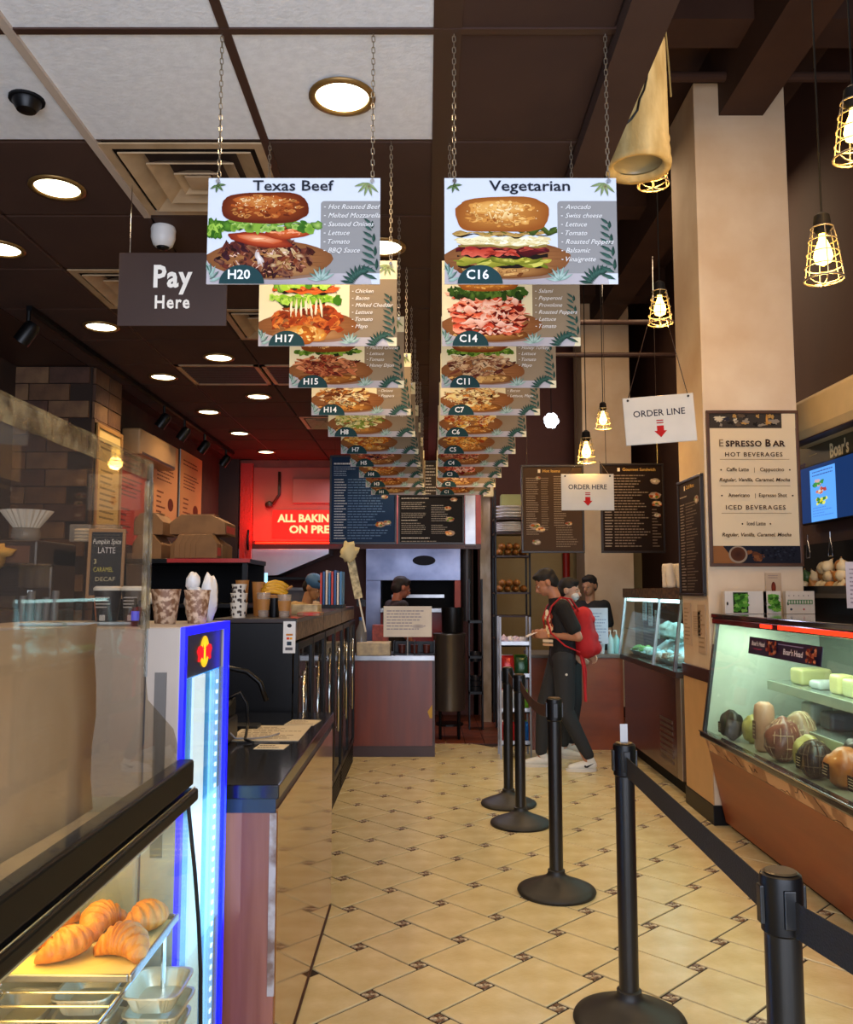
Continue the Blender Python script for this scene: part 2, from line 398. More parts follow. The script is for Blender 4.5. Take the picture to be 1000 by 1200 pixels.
# ceiling vents
def vent(i, j, label, kind):
    x0, y0 = XS[i], Y0+PY*j; w = XS[i+1]-x0; t = thing('ceiling_vent', label, 'vent', (x0+w/2, y0+PY/2, CH))
    mv = mat('cream_vent_metal', 'B59A78', .45, col2='A28765'); hw, hd = w/2-.012, PY/2-.012
    if kind == 'g':
        for a, b, c_, d_ in ((-hw, hw, -hd, -hd+.03), (-hw, hw, hd-.03, hd), (-hw, -hw+.03, -hd, hd), (hw-.03, hw, -hd, hd)):
            MB().box(a, b, c_, d_, -.004, .012).build('frame', mv, t)
        for k in range(13): MB().box(-hw+.03, hw-.03, -hd+.04+k*.04, -hd+.05+k*.04, -.001, .01).build('slat', mat('grille_brown', '4A3020', .5), t)
        MB().box(-hw, hw, -hd, hd, .02, .025).build('backing', M_blackm, t)
        return t
    def frame(a, z0, z1, wd, name):
        sx, sy = hw*a, hd*a; mb = MB()
        o = [(-sx, -sy), (sx, -sy), (sx, sy), (-sx, sy)]; n_ = [(x*(1-wd/sx), y*(1-wd/sy)) for x, y in o]
        mb.add([(x, y, z0) for x, y in o]+[(x, y, z1) for x, y in n_]+[(x, y, z0+.006) for x, y in o]+[(x, y, z1+.006) for x, y in n_],
               [(i_, (i_+1) % 4, 4+(i_+1) % 4, 4+i_) for i_ in range(4)]+[(8+i_, 8+(i_+1) % 4, 12+(i_+1) % 4, 12+i_) for i_ in range(4)]+[(i_, (i_+1) % 4, 8+(i_+1) % 4, 8+i_) for i_ in range(4)]+[(4+i_, 4+(i_+1) % 4, 12+(i_+1) % 4, 12+i_) for i_ in range(4)])
        mb.build(name, mv, t)
    frame(1, -.004, -.004, .035, 'frame'); frame(.82, -.012, .03, .07, 'cone'); frame(.55, -.012, .03, .06, 'cone'); frame(.28, -.012, .02, .04, 'cone')
    MB().box(-.05, .05, -.05, .05, -.008, 0).build('centre_plate', mv, t)
    MB().box(-hw, hw, -hd, hd, .045, .05).build('backing', mat('vent_dark', '3A2A1C', .7), t)
    return t
VL = {(2, 1): 'large square cream ceiling diffuser just behind the white panels above the pay sign', (1, 3): 'square ceiling diffuser half hidden behind the pay sign', (2, 4): 'square ceiling diffuser behind the H17 sandwich sign',
      (1, 6): 'flat brown grille in the ceiling, left one of the pair', (2, 6): 'flat brown grille in the ceiling, right one of the pair beside the H15 sign', (2, 9): 'square ceiling diffuser lit red near the back'}
for (i, j), k in vents.items(): vent(i, j, VL[(i, j)], k)
# downlights
def downlight(x, y, label, p, grp='round recessed ceiling lights'):
    t = thing('ceiling_light', label, 'ceiling light', (x, y, CH-.004), group=grp)
    MB().lathe([(.106, 0), (.107, -.006), (.088, -.010), (.084, 0), (.084, .012)], n=28, cap=False).build('trim_ring', mat('brass_ring', '8A6A3A', .35, .6), t, smooth=True)
    MB().lathe([(.084, -.002), (.07, -.005), (.03, -.007), (.001, -.007)], n=28, cap=False).build('lens', mat('warm_lamp_lens', 'FFF2C8', .4, emit=7), t, smooth=True)
    light('SPOT', 'downlight_beam', (0, 0, -.03), p, 'FFDAAA', .07, spot=150, parent=t, blend=.8)
    return t
for x, y, p, lb in ((-.27, 2.6, 30, 'round recessed light in the white ceiling panel above the first left sandwich sign'),
    (-1.45, 3.22, 34, 'round recessed light in the brown ceiling left of the large diffuser'),
    (-1.97, 3.82, 25, 'round recessed light in the brown ceiling cut by the left edge of the photo'),
    (-1.95, 4.99, 30, 'round recessed light below left of the pay sign'),
    (-1.41, 5.67, 30, 'round recessed light right below the pay sign, near the grilles'),
    (-1.95, 6.2, 30, 'round recessed light behind and left of the one below the pay sign'),
    (-1.37, 6.84, 26, 'round recessed light behind the pair of grilles'),
    (-1.93, 7.44, 24, 'round recessed light before the red lit diffuser'),
    (-1.88, 8.47, 20, 'round recessed light below the red lit diffuser'),
    (-1.83, 9.63, 20, 'farthest round recessed light near the red back wall'),
    (-.2, 3.8, 26, 'round recessed light peeping out behind the right edge of the first left sign'),
    (.3, 6.4, 34, 'round recessed light hidden above the right row of sandwich signs'),
    (-.2, 8.2, 34, 'round recessed light above the serving counter at the back')): downlight(x, y, lb, p)
# security camera dome
t = thing('security_camera', 'small white security camera hanging from ceiling above the pay sign', 'camera', (-1.15, 3.6, CH))
MB().lathe([(.05, 0), (.054, -.012), (.052, -.025)], n=20).build('mount', mat('white_plastic', 'D8D4CE', .4), t, smooth=True, angle=40)
MB().lathe([(.052, -.025), (.052, -.05), (.042, -.08), (.03, -.09)], n=20).build('housing', MATS['white_plastic'], t, smooth=True, angle=40)
MB().lathe([(.03, -.088), (.022, -.098), (.005, -.103)], n=16).build('lens_dome', M_black, t, smooth=True)
t = thing('smoke_detector', 'small black dome fixture on the white panel at the left edge', 'detector', (-1.29, 2.62, CH))
MB().lathe([(.045, 0), (.045, -.015), (.03, -.04), (.005, -.045)], n=18).build('dome', M_black, t, smooth=True, angle=40)
MB().lathe([(.055, 0), (.055, -.008)], n=18).build('base', M_blackm, t)

# brick veneer pillar on the left wall
bp = thing('brick_pillar', 'dark brick clad pillar on the left wall behind the plexiglass', 'pillar', (-2.42, 6.2, 0))
MB().box(-.58, .06, -.27, .07, 0, CH).build('core', M_grout, bp)
mbk = [mat('brick_a', '6A4A30', .8, col2='4A3020', scale=6, bump=.4), mat('brick_b', '55382A', .8, col2='3C271C', scale=6, bump=.4), mat('brick_c', '7A5A3C', .8, col2='54392A', scale=6, bump=.4)]
bmesh_ = [MB().box(0, .28, -.012, .012, 0, .115).mesh('brick', m) for m in mbk]
bs = [MB().box(-.012, .012, 0, .25, 0, .115).mesh('brick', m) for m in mbk]
for r in range(15):
    z = 1.32+r*.122
    for c_ in range(2): inst(rnd.choice(bmesh_), 'brick', bp, (-.53+c_*.29-(.14 if r % 2 else 0), -.275-rnd.uniform(0, .008), z))
    inst(rnd.choice(bs), 'brick', bp, (.064+rnd.uniform(0, .006), -.27, z)); inst(rnd.choice(bs), 'brick', bp, (.064+rnd.uniform(0, .006), -.01, z))
# ================================================================ HANGING SANDWICH SIGNS
SW, SH = .48, .305
def scat(P, cx, cy, rx, ry, n, sx, sy, pal, wob=.3, k=9, rot=.3):
    r = P.r
    for _ in range(n):
        a = r.uniform(0, 2*pi); q_ = math.sqrt(r.random()); P.blob(cx+rx*q_*cos(a), cy+ry*q_*sin(a), sx*r.uniform(.5, 1.3), sy*r.uniform(.5, 1.3), r.choice(pal), r.choice(pal), wob, k, rot=r.uniform(-rot, rot))
def layer(P, cx, f, y, h, pal, n=18, amp=.006, shade='2A1A10'):
    """one filling: shadow line, base ribbon, then many small overlapping pieces"""
    W_ = SW; P.ribbon(cx-f*.97, cx+f*.97, (y-h*.45)*W_, h*.5*W_, shade, shade, amp); P.ribbon(cx-f, cx+f, y*W_, h*W_, pal[0], pal[-1], amp)
    for _ in range(n):
        P.blob(cx+f*P.r.uniform(-.93, .93), (y+h*P.r.uniform(-.4, .4))*W_, W_*h*P.r.uniform(.5, 1.3), W_*h*P.r.uniform(.12, .3), P.r.choice(pal), P.r.choice(pal), .3, 9, rot=P.r.uniform(-.35, .35))
def lettuce(P, cx, f, y, h, pal=('8FB04A', '4E7E2A', 'B4CC74', '3E6A22', '6C9A38')):
    W_ = SW; layer(P, cx, f, y, h, list(pal), 8, .012, '2A3A14')
    n = 15
    for k in range(n):
        x = cx-f+2*f*k/(n-1); P.blob(x, (y-h*.1+h*P.r.uniform(-.5, .3))*W_, W_*.024*P.r.uniform(.7, 1.4), W_*h*P.r.uniform(.35, .8), P.r.choice(pal), P.r.choice(pal), .45, 12, freq=3)
        if k % 2: P.ribbon(x-W_*.02, x+W_*.02, (y+h*.1)*W_, W_*.004, 'CCDC98', pal[0], .003, 6)
def bun(P, cx, cy, w, h, c1, c2, hi, seeds=True, p=.72):
    P.blob(cx, cy-h*.08, w*1.01, h*.98, c2, c2, .04, 34, p=p); P.blob(cx, cy, w*.985, h*.95, c1, c2, .04, 34, p=p)
    scat(P, cx, cy, w*.86, h*.72, 60, w*.09, h*.10, [c1, c1, hi, c2], .4, 8)
    P.blob(cx-w*.12, cy+h*.32, w*.62, h*.38, hi, c1, .1, 24, p=.85); scat(P, cx-w*.1, cy+h*.35, w*.6, h*.34, 40, w*.06, h*.07, [hi, hi, c1, 'F0D8A8'], .4, 8)
    for k in range(40 if seeds else 12):
        a = P.r.uniform(0, 2*pi); q_ = math.sqrt(P.r.random())*.92; P.blob(cx+w*.9*q_*cos(a), cy+h*.8*q_*sin(a), w*.016, w*.010, c2 if k % 2 else 'F4E0B0', n=6, rot=a)
def burger(P, kind):
    r = P.r; W_ = SW
    def u(x): return x*W_
    cx = u(.335); f = u(.265)
    def base(c='C99A5E', c2='7A4A22'): P.blob(cx+u(.015), u(.082), f*1.04, u(.042), c, c2, .05); scat(P, cx, u(.085), f*.95, u(.03), 30, u(.02), u(.008), [c, c2, 'E0B878'])
    if kind == 'veg':
        base(); layer(P, cx, f*1.0, .125, .045, ['B9B04A', '6E7A1E', 'D0C868', '8A8C2E'], 16); P.blob(cx+u(.08), u(.145), u(.15), u(.032), 'C9C052', '6F7420', .1); scat(P, cx+u(.08), u(.147), u(.13), u(.022), 26, u(.02), u(.008), ['D8D070', 'B0AC46', '8A8A30'])
        layer(P, cx, f*1.02, .185, .055, ['7A1F22', 'A83A34', '54142A', 'C05A48', '4A1218'], 26); layer(P, cx-u(.08), f*.6, .175, .03, ['C04A34', '8A2A20', 'D8705A'], 10)
        layer(P, cx, f*1.0, .238, .05, ['F0E6C0', 'D8C68C', 'F6F0D4', 'E0D0A0'], 20, .004, '9A8448')
        for k in range(9): P.ribbon(cx-f*.9+k*u(.055), cx-f*.9+k*u(.055)+u(.07), u(.240-.003*(k % 3)), u(.006), 'C8B070', 'F2EAC4', .003, 8)
        layer(P, cx, f*1.1, .278, .018, ['A88448', '6E6A2A', 'C8A868'], 20); P.ribbon(cx-f*.3, cx+f*1.2, u(.292), u(.02), '6A7A34', '3A4A1A', .01); P.leaf(cx+f*1.0, u(.285), .5, u(.06), u(.012), '5A6E30', '3A4A1C')
        bun(P, cx, u(.385), f*1.0, u(.095), 'D49A50', 'A0622A', 'EAC078', p=.6); P.ribbon(cx-u(.10), cx+u(.06), u(.375), u(.012), 'F4DCA4', 'D49A50', .012); P.ribbon(cx-u(.02), cx+u(.10), u(.42), u(.010), 'F4DCA4', 'D49A50', .010)
    elif kind == 'beef':
        P.blob(cx+u(.04), u(.062), f*.5, u(.022), 'C89A5C', '7A4422', .1); scat(P, cx, u(.155), f*1.05, u(.10), 150, u(.034), u(.016), ['5A2A1E', '3E1A14', '7A4030', '9A6A4C', '2C1210', '6A3428', '8A5038', '4A2430'], .45, 10, 1.2)
        P.blob(cx-u(.03), u(.145), u(.020), u(.048), 'F0E8E0', 'B8A8A0', .35, rot=.4); scat(P, cx+u(.12), u(.155), u(.11), u(.06), 34, u(.026), u(.011), ['C8A878', 'D8C098', 'A88050', '8A4A2A', '7A3A24'], .45, 10, 1); scat(P, cx, u(.12), f*.9, u(.07), 34, u(.012), u(.004), ['D8A888', 'B87A60', 'E8D0C0'], .4, 8, 1.2)
        P.blob(cx-u(.03), u(.245), u(.185), u(.038), 'D4693A', '8A301A', .08, rot=-.12); P.blob(cx-u(.03), u(.250), u(.13), u(.020), 'F0B890', 'C8602E', .12, rot=-.12); P.blob(cx-u(.04), u(.25), u(.05), u(.008), 'FFE0B8', 'D8804A', .3)
        P.blob(cx+u(.14), u(.285), u(.14), u(.036), 'DC7A42', '9A3A1A', .08, rot=.08); scat(P, cx+u(.12), u(.288), u(.1), u(.018), 22, u(.02), u(.006), ['E89A68', 'C85A2C', 'F0B088'])
        lettuce(P, cx, f*1.15, .325, .04); P.blob(cx-f*1.1, u(.30), u(.05), u(.055), '86AC3E', '3A6A1E', .35, freq=3); scat(P, cx-f*1.1, u(.3), u(.035), u(.04), 14, u(.012), u(.02), ['A8C85C', '5E8E2C', '3A6A1E'], .4, 8, 1)
        bun(P, cx, u(.42), f*.94, u(.085), 'B4622A', '6E2E10', 'CC9050')
    elif kind == 'chicken':
        scat(P, cx+u(.03), u(.18), f*1.0, u(.10), 110, u(.04), u(.018), ['A84E22', 'C87034', '8A3A1A', 'D89048', '70301A', 'B85A2A'], .45, 10, 1)
        P.blob(cx, u(.09), u(.16), u(.055), 'F0D088', 'B87A30', .1); P.blob(cx+u(.01), u(.08), u(.065), u(.06), 'C87A30', '9A5A20', .1); scat(P, cx, u(.09), u(.14), u(.04), 30, u(.016), u(.012), ['F4DC9C', 'E0A850', 'C88A3A'])
        lettuce(P, cx, f*.9, .325, .05, ('9AC840', '4A8020', 'C0E070', '6AA030')); layer(P, cx, f*.9, .385, .045, ['C0602A', '8A3A18', 'E08848', 'D07038'], 20); lettuce(P, cx, f*.75, .43, .05, ('A8D050', '5A9028', 'C8E480'))
        for k in range(7): P.blob(cx-u(.10)+k*u(.036), u(.255+.02*r.random()), u(.009), u(.055), 'FAF6E8', 'D8C8A4', .3, rot=r.uniform(-.3, .3))
    elif kind == 'ham':
        base('B8864A')
        for k in range(12): layer(P, cx+u(r.uniform(-.02, .02)), f*r.uniform(.85, 1.1), .105+k*.022, .026, [['D05030', 'A82A18', 'E88868'], ['E07048', 'C04028', 'F4B89C'], ['C8402A', '9A2214', 'E87A58'], ['F0B8A0', 'D86848', 'E89878']][k % 4], 7, .014, '7A1C10')
        for k in range(9): P.ribbon(cx-f*r.uniform(.1, .9), cx+f*r.uniform(.1, .9), u(.1+.028*k), u(.006), 'FADCCC', 'E0A088', .014)
        lettuce(P, cx, f*1.0, .37, .05, ('4A6A28', '2A4218', '6E9040', '38561E')); bun(P, cx, u(.43), f*.82, u(.055), 'DCA04E', 'A0622A', 'ECBC6C')
    else:
        pal = {'turkey': (['5A2A20', '7A4434', 'C8A078', 'D8B890', '8A5038', 'E4CCA8'], 'D8B070'), 'bacon': (['7A3020', 'A04A30', '5A2018', 'C07850', 'D89A70'], 'B07838'), 'phil': (['6A3A20', 'E8D8A0', '8A5028', 'D09048', 'F4E8C0'], 'DCA04E'),
               'pesto': (['9AA850', 'D8D090', '6A7A30', 'E0C880', 'F0E8B8'], 'C8924A'), 'cheese': (['D88A30', 'E8B048', 'A85020', 'C86A28', 'F4D080'], 'D89848'), 'egg': (['E8C060', 'A84A28', 'F4E4B4', 'C87038'], 'C88A40'), 'red': (['A02A20', '4A2A38', 'C86A48', 'E0B090'], 'B88048')}[kind]
        base(pal[1]); scat(P, cx, u(.19), f*1.0, u(.085), 90, u(.045), u(.014), pal[0], .4, 10, .5); scat(P, cx, u(.19), f*.95, u(.08), 40, u(.018), u(.006), pal[0]+['2A1810'], .4, 8, 1)
        lettuce(P, cx, f, .30, .03, ('6A8A30', '3A5A1A', '8FB04A')); bun(P, cx, u(.375), f*.95, u(.08), pal[1], '8A4A1E', 'E8BC78')
def sandwich_print(code, title, items, kind, bg='DCE1E8', pan='8C8884', seed=1):
    P = Print(seed, .9e-5); W_, H_ = SW, SH; r = P.r
    P.rect(0, W_, 0, H_, bg); P.blob(W_*.4, H_*.0, W_*.55, H_*.32, '9A9094', 'B8B2B4', .03, a0=0, a1=pi)
    P.rect(W_*.655, W_, H_*.1, H_*.75, pan); P.blob(W_*.675, H_*.75, W_*.02, W_*.02, pan); P.rect(W_*.675, W_, H_*.73, H_*.782, pan)
    P.blob(W_*.36, H_*.235, W_*.37, H_*.17, 'A8703E', '7A4A26', .03)
    for k in range(7): P.ribbon(W_*(.02+.02*abs(k-3)), W_*(.70-.02*abs(k-3)), H_*(.13+.035*k), .0012, '6A3E20', amp=.0008)
    P.blob(W_*.40, H_*.10, W_*.26, H_*.06, '6A4A38', '8A6A54', .04); P.blob(W_*.37, H_*.13, W_*.27, H_*.07, 'B88A5A', '8A5C34', .08)
    n0 = len(P.v); burger(P, kind); P.v[n0:] = [(x, y, (z-.03)*1.12+.028) for x, y, z in P.v[n0:]]; P.c[n0:] = [tuple(v**1.22 for v in c) for c in P.c[n0:]]
    # olive leaves
    for k in range(9): P.leaf(W_*(.855+.004*k), H_*(.0+.01*k), R(168-17*k), W_*.085, W_*.011, ['18332C', '1C382F'][k % 2], '3E6256')
    for k in range(7): P.leaf(W_*.665, H_*.03, R(172-24*k), W_*.085, W_*.009, ['7E9C90', '4A6E60'][k % 2], 'B4C8C0')
    for k in range(9):
        t_ = k/8; y = H_*(.04+.52*t_); x = W_*(.985-.035*t_)
        P.leaf(x, y, R(158-16*t_), W_*.105*(1-.45*t_), W_*.0115*(1-.3*t_), ['18332C', '21423A'][k % 2], '46695C')
        if k % 2: P.leaf(x, y+.006, R(88), W_*.075*(1-.4*t_), W_*.0105, '142C26', '3A6050')
    for k in range(6): P.leaf(W_*.02, H_*.02+k*.006, R(20+k*22), W_*.075, W_*.010, ['7E9C90', '2E4E44'][k % 2], 'A8C0B6')
    for k in range(4): P.leaf(W_*(.055), H_*.93, R(-150+k*50), W_*.05, W_*.008, '3C5232', '6E8A56')
    P.blob(W_*.058, H_*.925, W_*.01, W_*.01, '5A6A30', '2A3A1A')
    for k in range(5): P.leaf(W_*.93, H_*.95, R(195+k*30), W_*.085, W_*.009, '6A7A4A', '9AAA78')
    P.blob(W_*.935, H_*.915, W_*.012, W_*.012, '5A5A3A', '8A8A60')
    P.blob(W_*.205, 0, W_*.13, H_*.175, '1F3D40', a0=0, a1=pi)
    P.text(code, W_*.19, H_*.045, H_*.085, 'EEF0F0', 'c', bold=.02)
    if title: P.text(title, W_*.495, H_*.875, H_*.098, '20242E', 'c', bold=.012, fit=W_*.47)
    for k, s in enumerate(items):
        if s: P.text(s, W_*.70, H_*(.70-.082*k), H_*.045, 'E8E6E2', shear=.35)
        if s: P.rect(W_*.675, W_*.685, H_*(.715-.082*k), H_*(.722-.082*k), 'E8E6E2')
    return P.clip(W_, H_)
M_edge = mat('sign_board_edge', 'D8D8D6', .4)
link = MB(); pts = [(.0045*cos(a)*(1 if True else 1), 0, .0045*sin(a)+(.005 if sin(a) > 0 else -.005)) for a in [2*pi*k/10 for k in range(10)]]
link.tube(pts, .0014, 5, closed=True)
CL = {}
def chain(L_):
    L_ = round(L_, 2)
    if L_ not in CL:
        m = MB(); n = max(3, int(L_/.0165))
        for k in range(n):
            z = L_*(k+.5)/n
            m.add([((x, 0, zz+z) if k % 2 else (0, x, zz+z)) if False else ((x if k % 2 else y), (y if k % 2 else x), zz+z) for x, y, zz in link.v], link.f)
        CL[L_] = m.mesh('chain', mat('zinc_chain', 'A89C88', .35, .9))
    return CL[L_]
def hang_sign(code, title, items, kind, x, y, side, pos, seed, bg, pan, z=2.413, zc=CH):
    t = thing('sandwich_sign', 'hanging sandwich photo sign marked %s, %s' % (code, pos), 'sign', (x, y, z), group='sandwich signs hanging in the %s row' % side)
    MB().box(0, SW, 0, .005, 0, SH).build('board', M_edge, t, bevel=.001, seg=1)
    sandwich_print(code, title, items, kind, bg, pan, seed).build('printed_face', t)
    for cx in (.02 if True else 0, SW-.03):
        inst(chain(zc-z-SH+.02), 'chain', t, (cx+.008, .0025, SH-.012)); inst(chain(.04), 'chain', t, (cx, .0025, SH-.02)) if False else None
        MB().lathe([(.006, -.002), (.006, .006)], m=M.Translation((cx+.008, -.003, SH-.012)) @ M.Rotation(pi/2, 4, 'X'), n=10).build('eyelet', M_chrome, t)
    return t
LEFT = [('H20', 'Texas Beef', ['Hot Roasted Beef', 'Melted Mozzarella', 'Sauteed Onions', 'Lettuce', 'Tomato', 'BBQ Sauce'], 'beef', -.609, 2.29), ('H17', '', ['', 'Chicken', 'Bacon', 'Melted Cheddar', 'Lettuce', 'Tomato', 'Mayo'], 'chicken', -.583, 2.89),
 ('H15', '', ['', '', 'Melted Cheese', 'Lettuce', 'Tomato', 'Honey Dijon'], 'bacon', -.574, 3.5), ('H14', '', ['', '', '', '', 'Onions', 'Peppers'], 'phil', -.556, 4.06), ('H8', '', ['', '', '', '', 'Pesto Mayo'], 'pesto', -.542, 4.64),
 ('H7', '', [], 'cheese', -.53, 5.23), ('H5', '', [], 'red', -.52, 5.78), ('H4', '', [], 'egg', -.506, 6.35), ('H3', '', [], 'bacon', -.498, 6.94), ('H1', '', [], 'turkey', -.49, 7.5)]
RIGHT = [('C16', 'Vegetarian', ['Avocado', 'Swiss cheese', 'Lettuce', 'Tomato', 'Roasted Peppers', 'Balsamic', 'Vinaigrette'], 'veg', .05, 2.29), ('C14', '', ['', 'Salami', 'Pepperoni', 'Provolone', 'Roasted Peppers', 'Lettuce', 'Tomato'], 'ham', .054, 2.89),
 ('C11', '', ['', '', 'Honey Turkey', 'Lettuce', 'Tomato', 'Mayo'], 'turkey', .062, 3.5), ('C7', '', ['', '', '', '', 'Bacon', 'Lettuce, Mayo'], 'phil', .068, 4.06), ('C6', '', [], 'egg', .07, 4.64),
 ('C5', '', [], 'cheese', .072, 5.23), ('C4', '', [], 'red', .078, 5.78), ('C3', '', [], 'ham', .083, 6.35), ('C2', '', [], 'turkey', .085, 6.94), ('C1', '', [], 'bacon', .085, 7.5)]
ORD = ['nearest of its row', 'second from the camera', 'third from the camera', 'fourth from the camera', 'fifth in its row', 'sixth in its row', 'seventh in its row', 'eighth in its row', 'ninth in its row', 'last of its row']
for row, side in ((LEFT, 'left'), (RIGHT, 'right')):
    for k, (code, ti, it, kd, x, y) in enumerate(row):
        warm_lit = k > 0  # boards behind the first pair carry the warmer lighting in their print colours
        hang_sign(code, ti, it, kd, x, y, side, ORD[k]+' on the '+side, k*7+(3 if side == 'left' else 50), 'CDD3DB' if not warm_lit else 'E2D6AE', '8C8A88' if not warm_lit else '8A7860')
# pay here sign
t = thing('pay_here_sign', 'hanging dark brown sign lettered Pay Here in white', 'sign', (-1.19, 3.2, 2.583))
MB().box(0, .42, 0, .006, 0, .29).build('board', mat('dark_brown_board', '3C2A24', .35), t, bevel=.001, seg=1)
P = Print(); P.text('Pay', .21, .155, .085, 'F4F0E6', 'c', bold=.03, space=1.1, fit=.15); P.text('Here', .21, .07, .05, 'F4F0E6', 'c', bold=.025, space=1.15, fit=.135); P.build('lettering', t)
for x in (.04, .38): MB().cyl((x, .003, .285), (x, .003, CH-2.583), .0015, n=6).build('hanging_wire', M_chrome, t)

# ================================================================ PENDANT CAGE LAMPS
def pendant(label, x, y, ztop, zbot, ceil_z, power=6, col='FFC060'):
    """cage spans zbot..ztop"""
    h = ztop-zbot; t = thing('cage_pendant', label, 'pendant lamp', (x, y, zbot), group='wire cage pendant lamps')
    w = mat('pale_cage_wire', '9A9080', .45, .7)
    MB().cyl((0, 0, h+.045), (0, 0, ceil_z-zbot), .004, n=6).build('cord', M_blackm, t)
    MB().lathe([(.012, h+.06), (.03, h+.045), (.034, h+.01), (.034, h-.01), (.02, h-.03)], n=16).build('socket', M_blackm, t, smooth=True, angle=40)
    MB().lathe([(.012, h-.02), (.014, h-.05), (.03, h-.09), (.036, h-.12), (.03, h-.145), (.006, h-.158)], n=16).build('bulb', mat('glowing_bulb', 'FFC850', .3, emit=18), t, smooth=True)
    R0, R1 = .042, .078
    c = MB()
    def rad(q_): return R0+(R1-R0)*(q_**.8)
    for q_ in (0, .22, .45, .68, .9):
        r_ = rad(q_); z = h*(1-q_)-.005; c.tube([(r_*cos(a), r_*sin(a), z) for a in [2*pi*k/18 for k in range(18)]], .0028 if q_ < .9 else .004, 6, closed=True)
    c.build('cage_ring', w, t, smooth=True); c = MB()
    for k in range(6):
        a = 2*pi*k/6+.3; pts = [(rad(q_)*cos(a), rad(q_)*sin(a), h*(1-q_)-.005) for q_ in (0, .2, .45, .7, .9)]+[(R1*.6*cos(a), R1*.6*sin(a), .004), (0, 0, 0)]
        c.tube(pts, .0024, 5)
    c.build('cage_rib', w, t, smooth=True)
    light('POINT', 'bulb_glow', (0, 0, h-.2), power, col, .05, parent=t)
    return t
pendant('wire cage pendant with lit bulb right of the large column', 1.585, 3.3, 3.02, 2.785, HC, 12)
pendant('wire cage pendant cut off by the right photo edge high up', 1.575, 3.0, 3.37, 3.135, HC, 10)
pendant('wire cage pendant just below the hanging canvas cylinder', 1.085, 3.92, 3.71, 3.485, HC, 8)
pendant('wire cage pendant above the order line sign', 1.405, 5.0, 3.37, 3.152, HC, 10)
pendant('small far cage pendant, right one of the pair over the brown menu boards', 1.68, 8.0, 3.30, 3.09, HC, 14)
pendant('cage pendant directly above the order here sign', 1.25, 6.6, 2.76, 2.555, HC, 12)
t = thing('globe_lamp', 'bright white petal globe lamp beside the right row of signs', 'lamp', (1.276, 8.6, 3.3))
gl = MB()
for k in range(14):
    a = 2*pi*(k*.618); zz = 1-2*(k+.5)/14; q_ = math.sqrt(1-zz*zz); gl.ell((.05*q_*cos(a), .05*q_*sin(a), .05*zz), (.032,)*3, 8, 6)
gl.build('shade', mat('cool_globe', 'E8F2FF', .3, emit=6), t, smooth=True)
MB().cyl((0, 0, .07), (0, 0, 2.3), .004, n=6).build('cord', M_blackm, t); light('POINT', 'globe_glow', (0, 0, -.12), 10, 'E8F0FF', .06, parent=t)

# canvas cylinder lantern
t = thing('canvas_cylinder', 'big cream canvas wrapped cylinder hanging from the high ceiling', 'lantern', (.93, 3.6, 3.42))
mc = mat('cream_canvas', 'D8C48A', .75, col2='B89E62', scale=14, bump=.4, stretch=(1, 1, .3))
MB().lathe([(.105, .02), (.115, .0), (.142, -.005), (.146, .02), (.138, .05), (.142, .06), (.136, .10), (.14, .115), (.136, .13), (.134, .35), (.132, .55), (.122, .62), (.06, .69), (.03, .72)], n=32, cap=False).build('cover', mc, t, smooth=True)
MB().lathe([(.115, .03), (.11, .05), (.02, .06), (.001, .06)], n=32, cap=False).build('bottom_lens', mat('frosted_cream', 'A89A70', .3), t, smooth=True)
MB().tube([((x_), -math.sqrt(.137**2-x_*x_)-.001, z_) for x_, z_ in ((-.075, .14), (-.055, .155), (-.03, .19), (-.02, .24), (.0, .28), (.012, .33), (.02, .40), (.035, .47))], .005, 6).build('black_line_drawing', M_black, t)
MB().tube([(.03, 0, .68), (.04, -.01, .74), (.02, .01, .8), (.03, 0, .9), (.03, 0, HC-3.42)], .014, 6, r1=.004).build('tie_rope', mat('rope', '8A7A4A', .8, bump=.4), t)
MB().tube([(.12, -.06, .62), (.13, -.06, .45), (.14, -.05, .3)], .004, 6).build('cord_end', MATS['rope'], t)
# order signs
def order_sign(label, txt, x, y, z, rot, up):
    t = thing('order_sign', label, 'sign', (x, y, z), rot=rot)
    MB().box(0, .41, 0, .006, 0, .285).build('board', mat('pale_acrylic', 'BDBCB4', .4), t, bevel=.001, seg=1)
    MB().box(.004, .406, -.001, 0, .004, .281).build('border', mat('pale_acrylic2', 'C8C8C0', .4), t)
    P = Print(); P.z = .0015; P.text(txt, .205, .165, .038, '2A2C3C', 'c', bold=.012, fit=.30)
    for k in range(2): P.rect(.185, .225, .133-k*.014, .140-k*.014, 'A02020')
    P.poly([(.185, .105), (.225, .105), (.225, .075), (.242, .075), (.205, .035), (.168, .075), (.185, .075)], 'B01E1E'); P.build('lettering', t)
    for cx, dx in ((.03, up[0]), (.38, up[1])):
        MB().cyl((cx, .003, .27), (cx+dx, .003, up[2]), .0025, n=6).build('hanging_wire', M_chrome, t)
        MB().lathe([(.007, -.002), (.007, .004)], m=M.Translation((cx, -.002, .268)) @ M.Rotation(pi/2, 4, 'X'), n=10).build('eyelet', M_black, t)
    return t
order_sign('tilted pale sign lettered ORDER LINE with red down arrow', 'ORDER LINE', 1.18, 4.98, 2.42, (0, R(-3.5), R(-6)), (.16, -.08, .735))
order_sign('pale sign lettered ORDER HERE with red down arrow', 'ORDER HERE', 1.05, 6.60, 2.19, (0, 0, 0), (.12, -.08, .385))
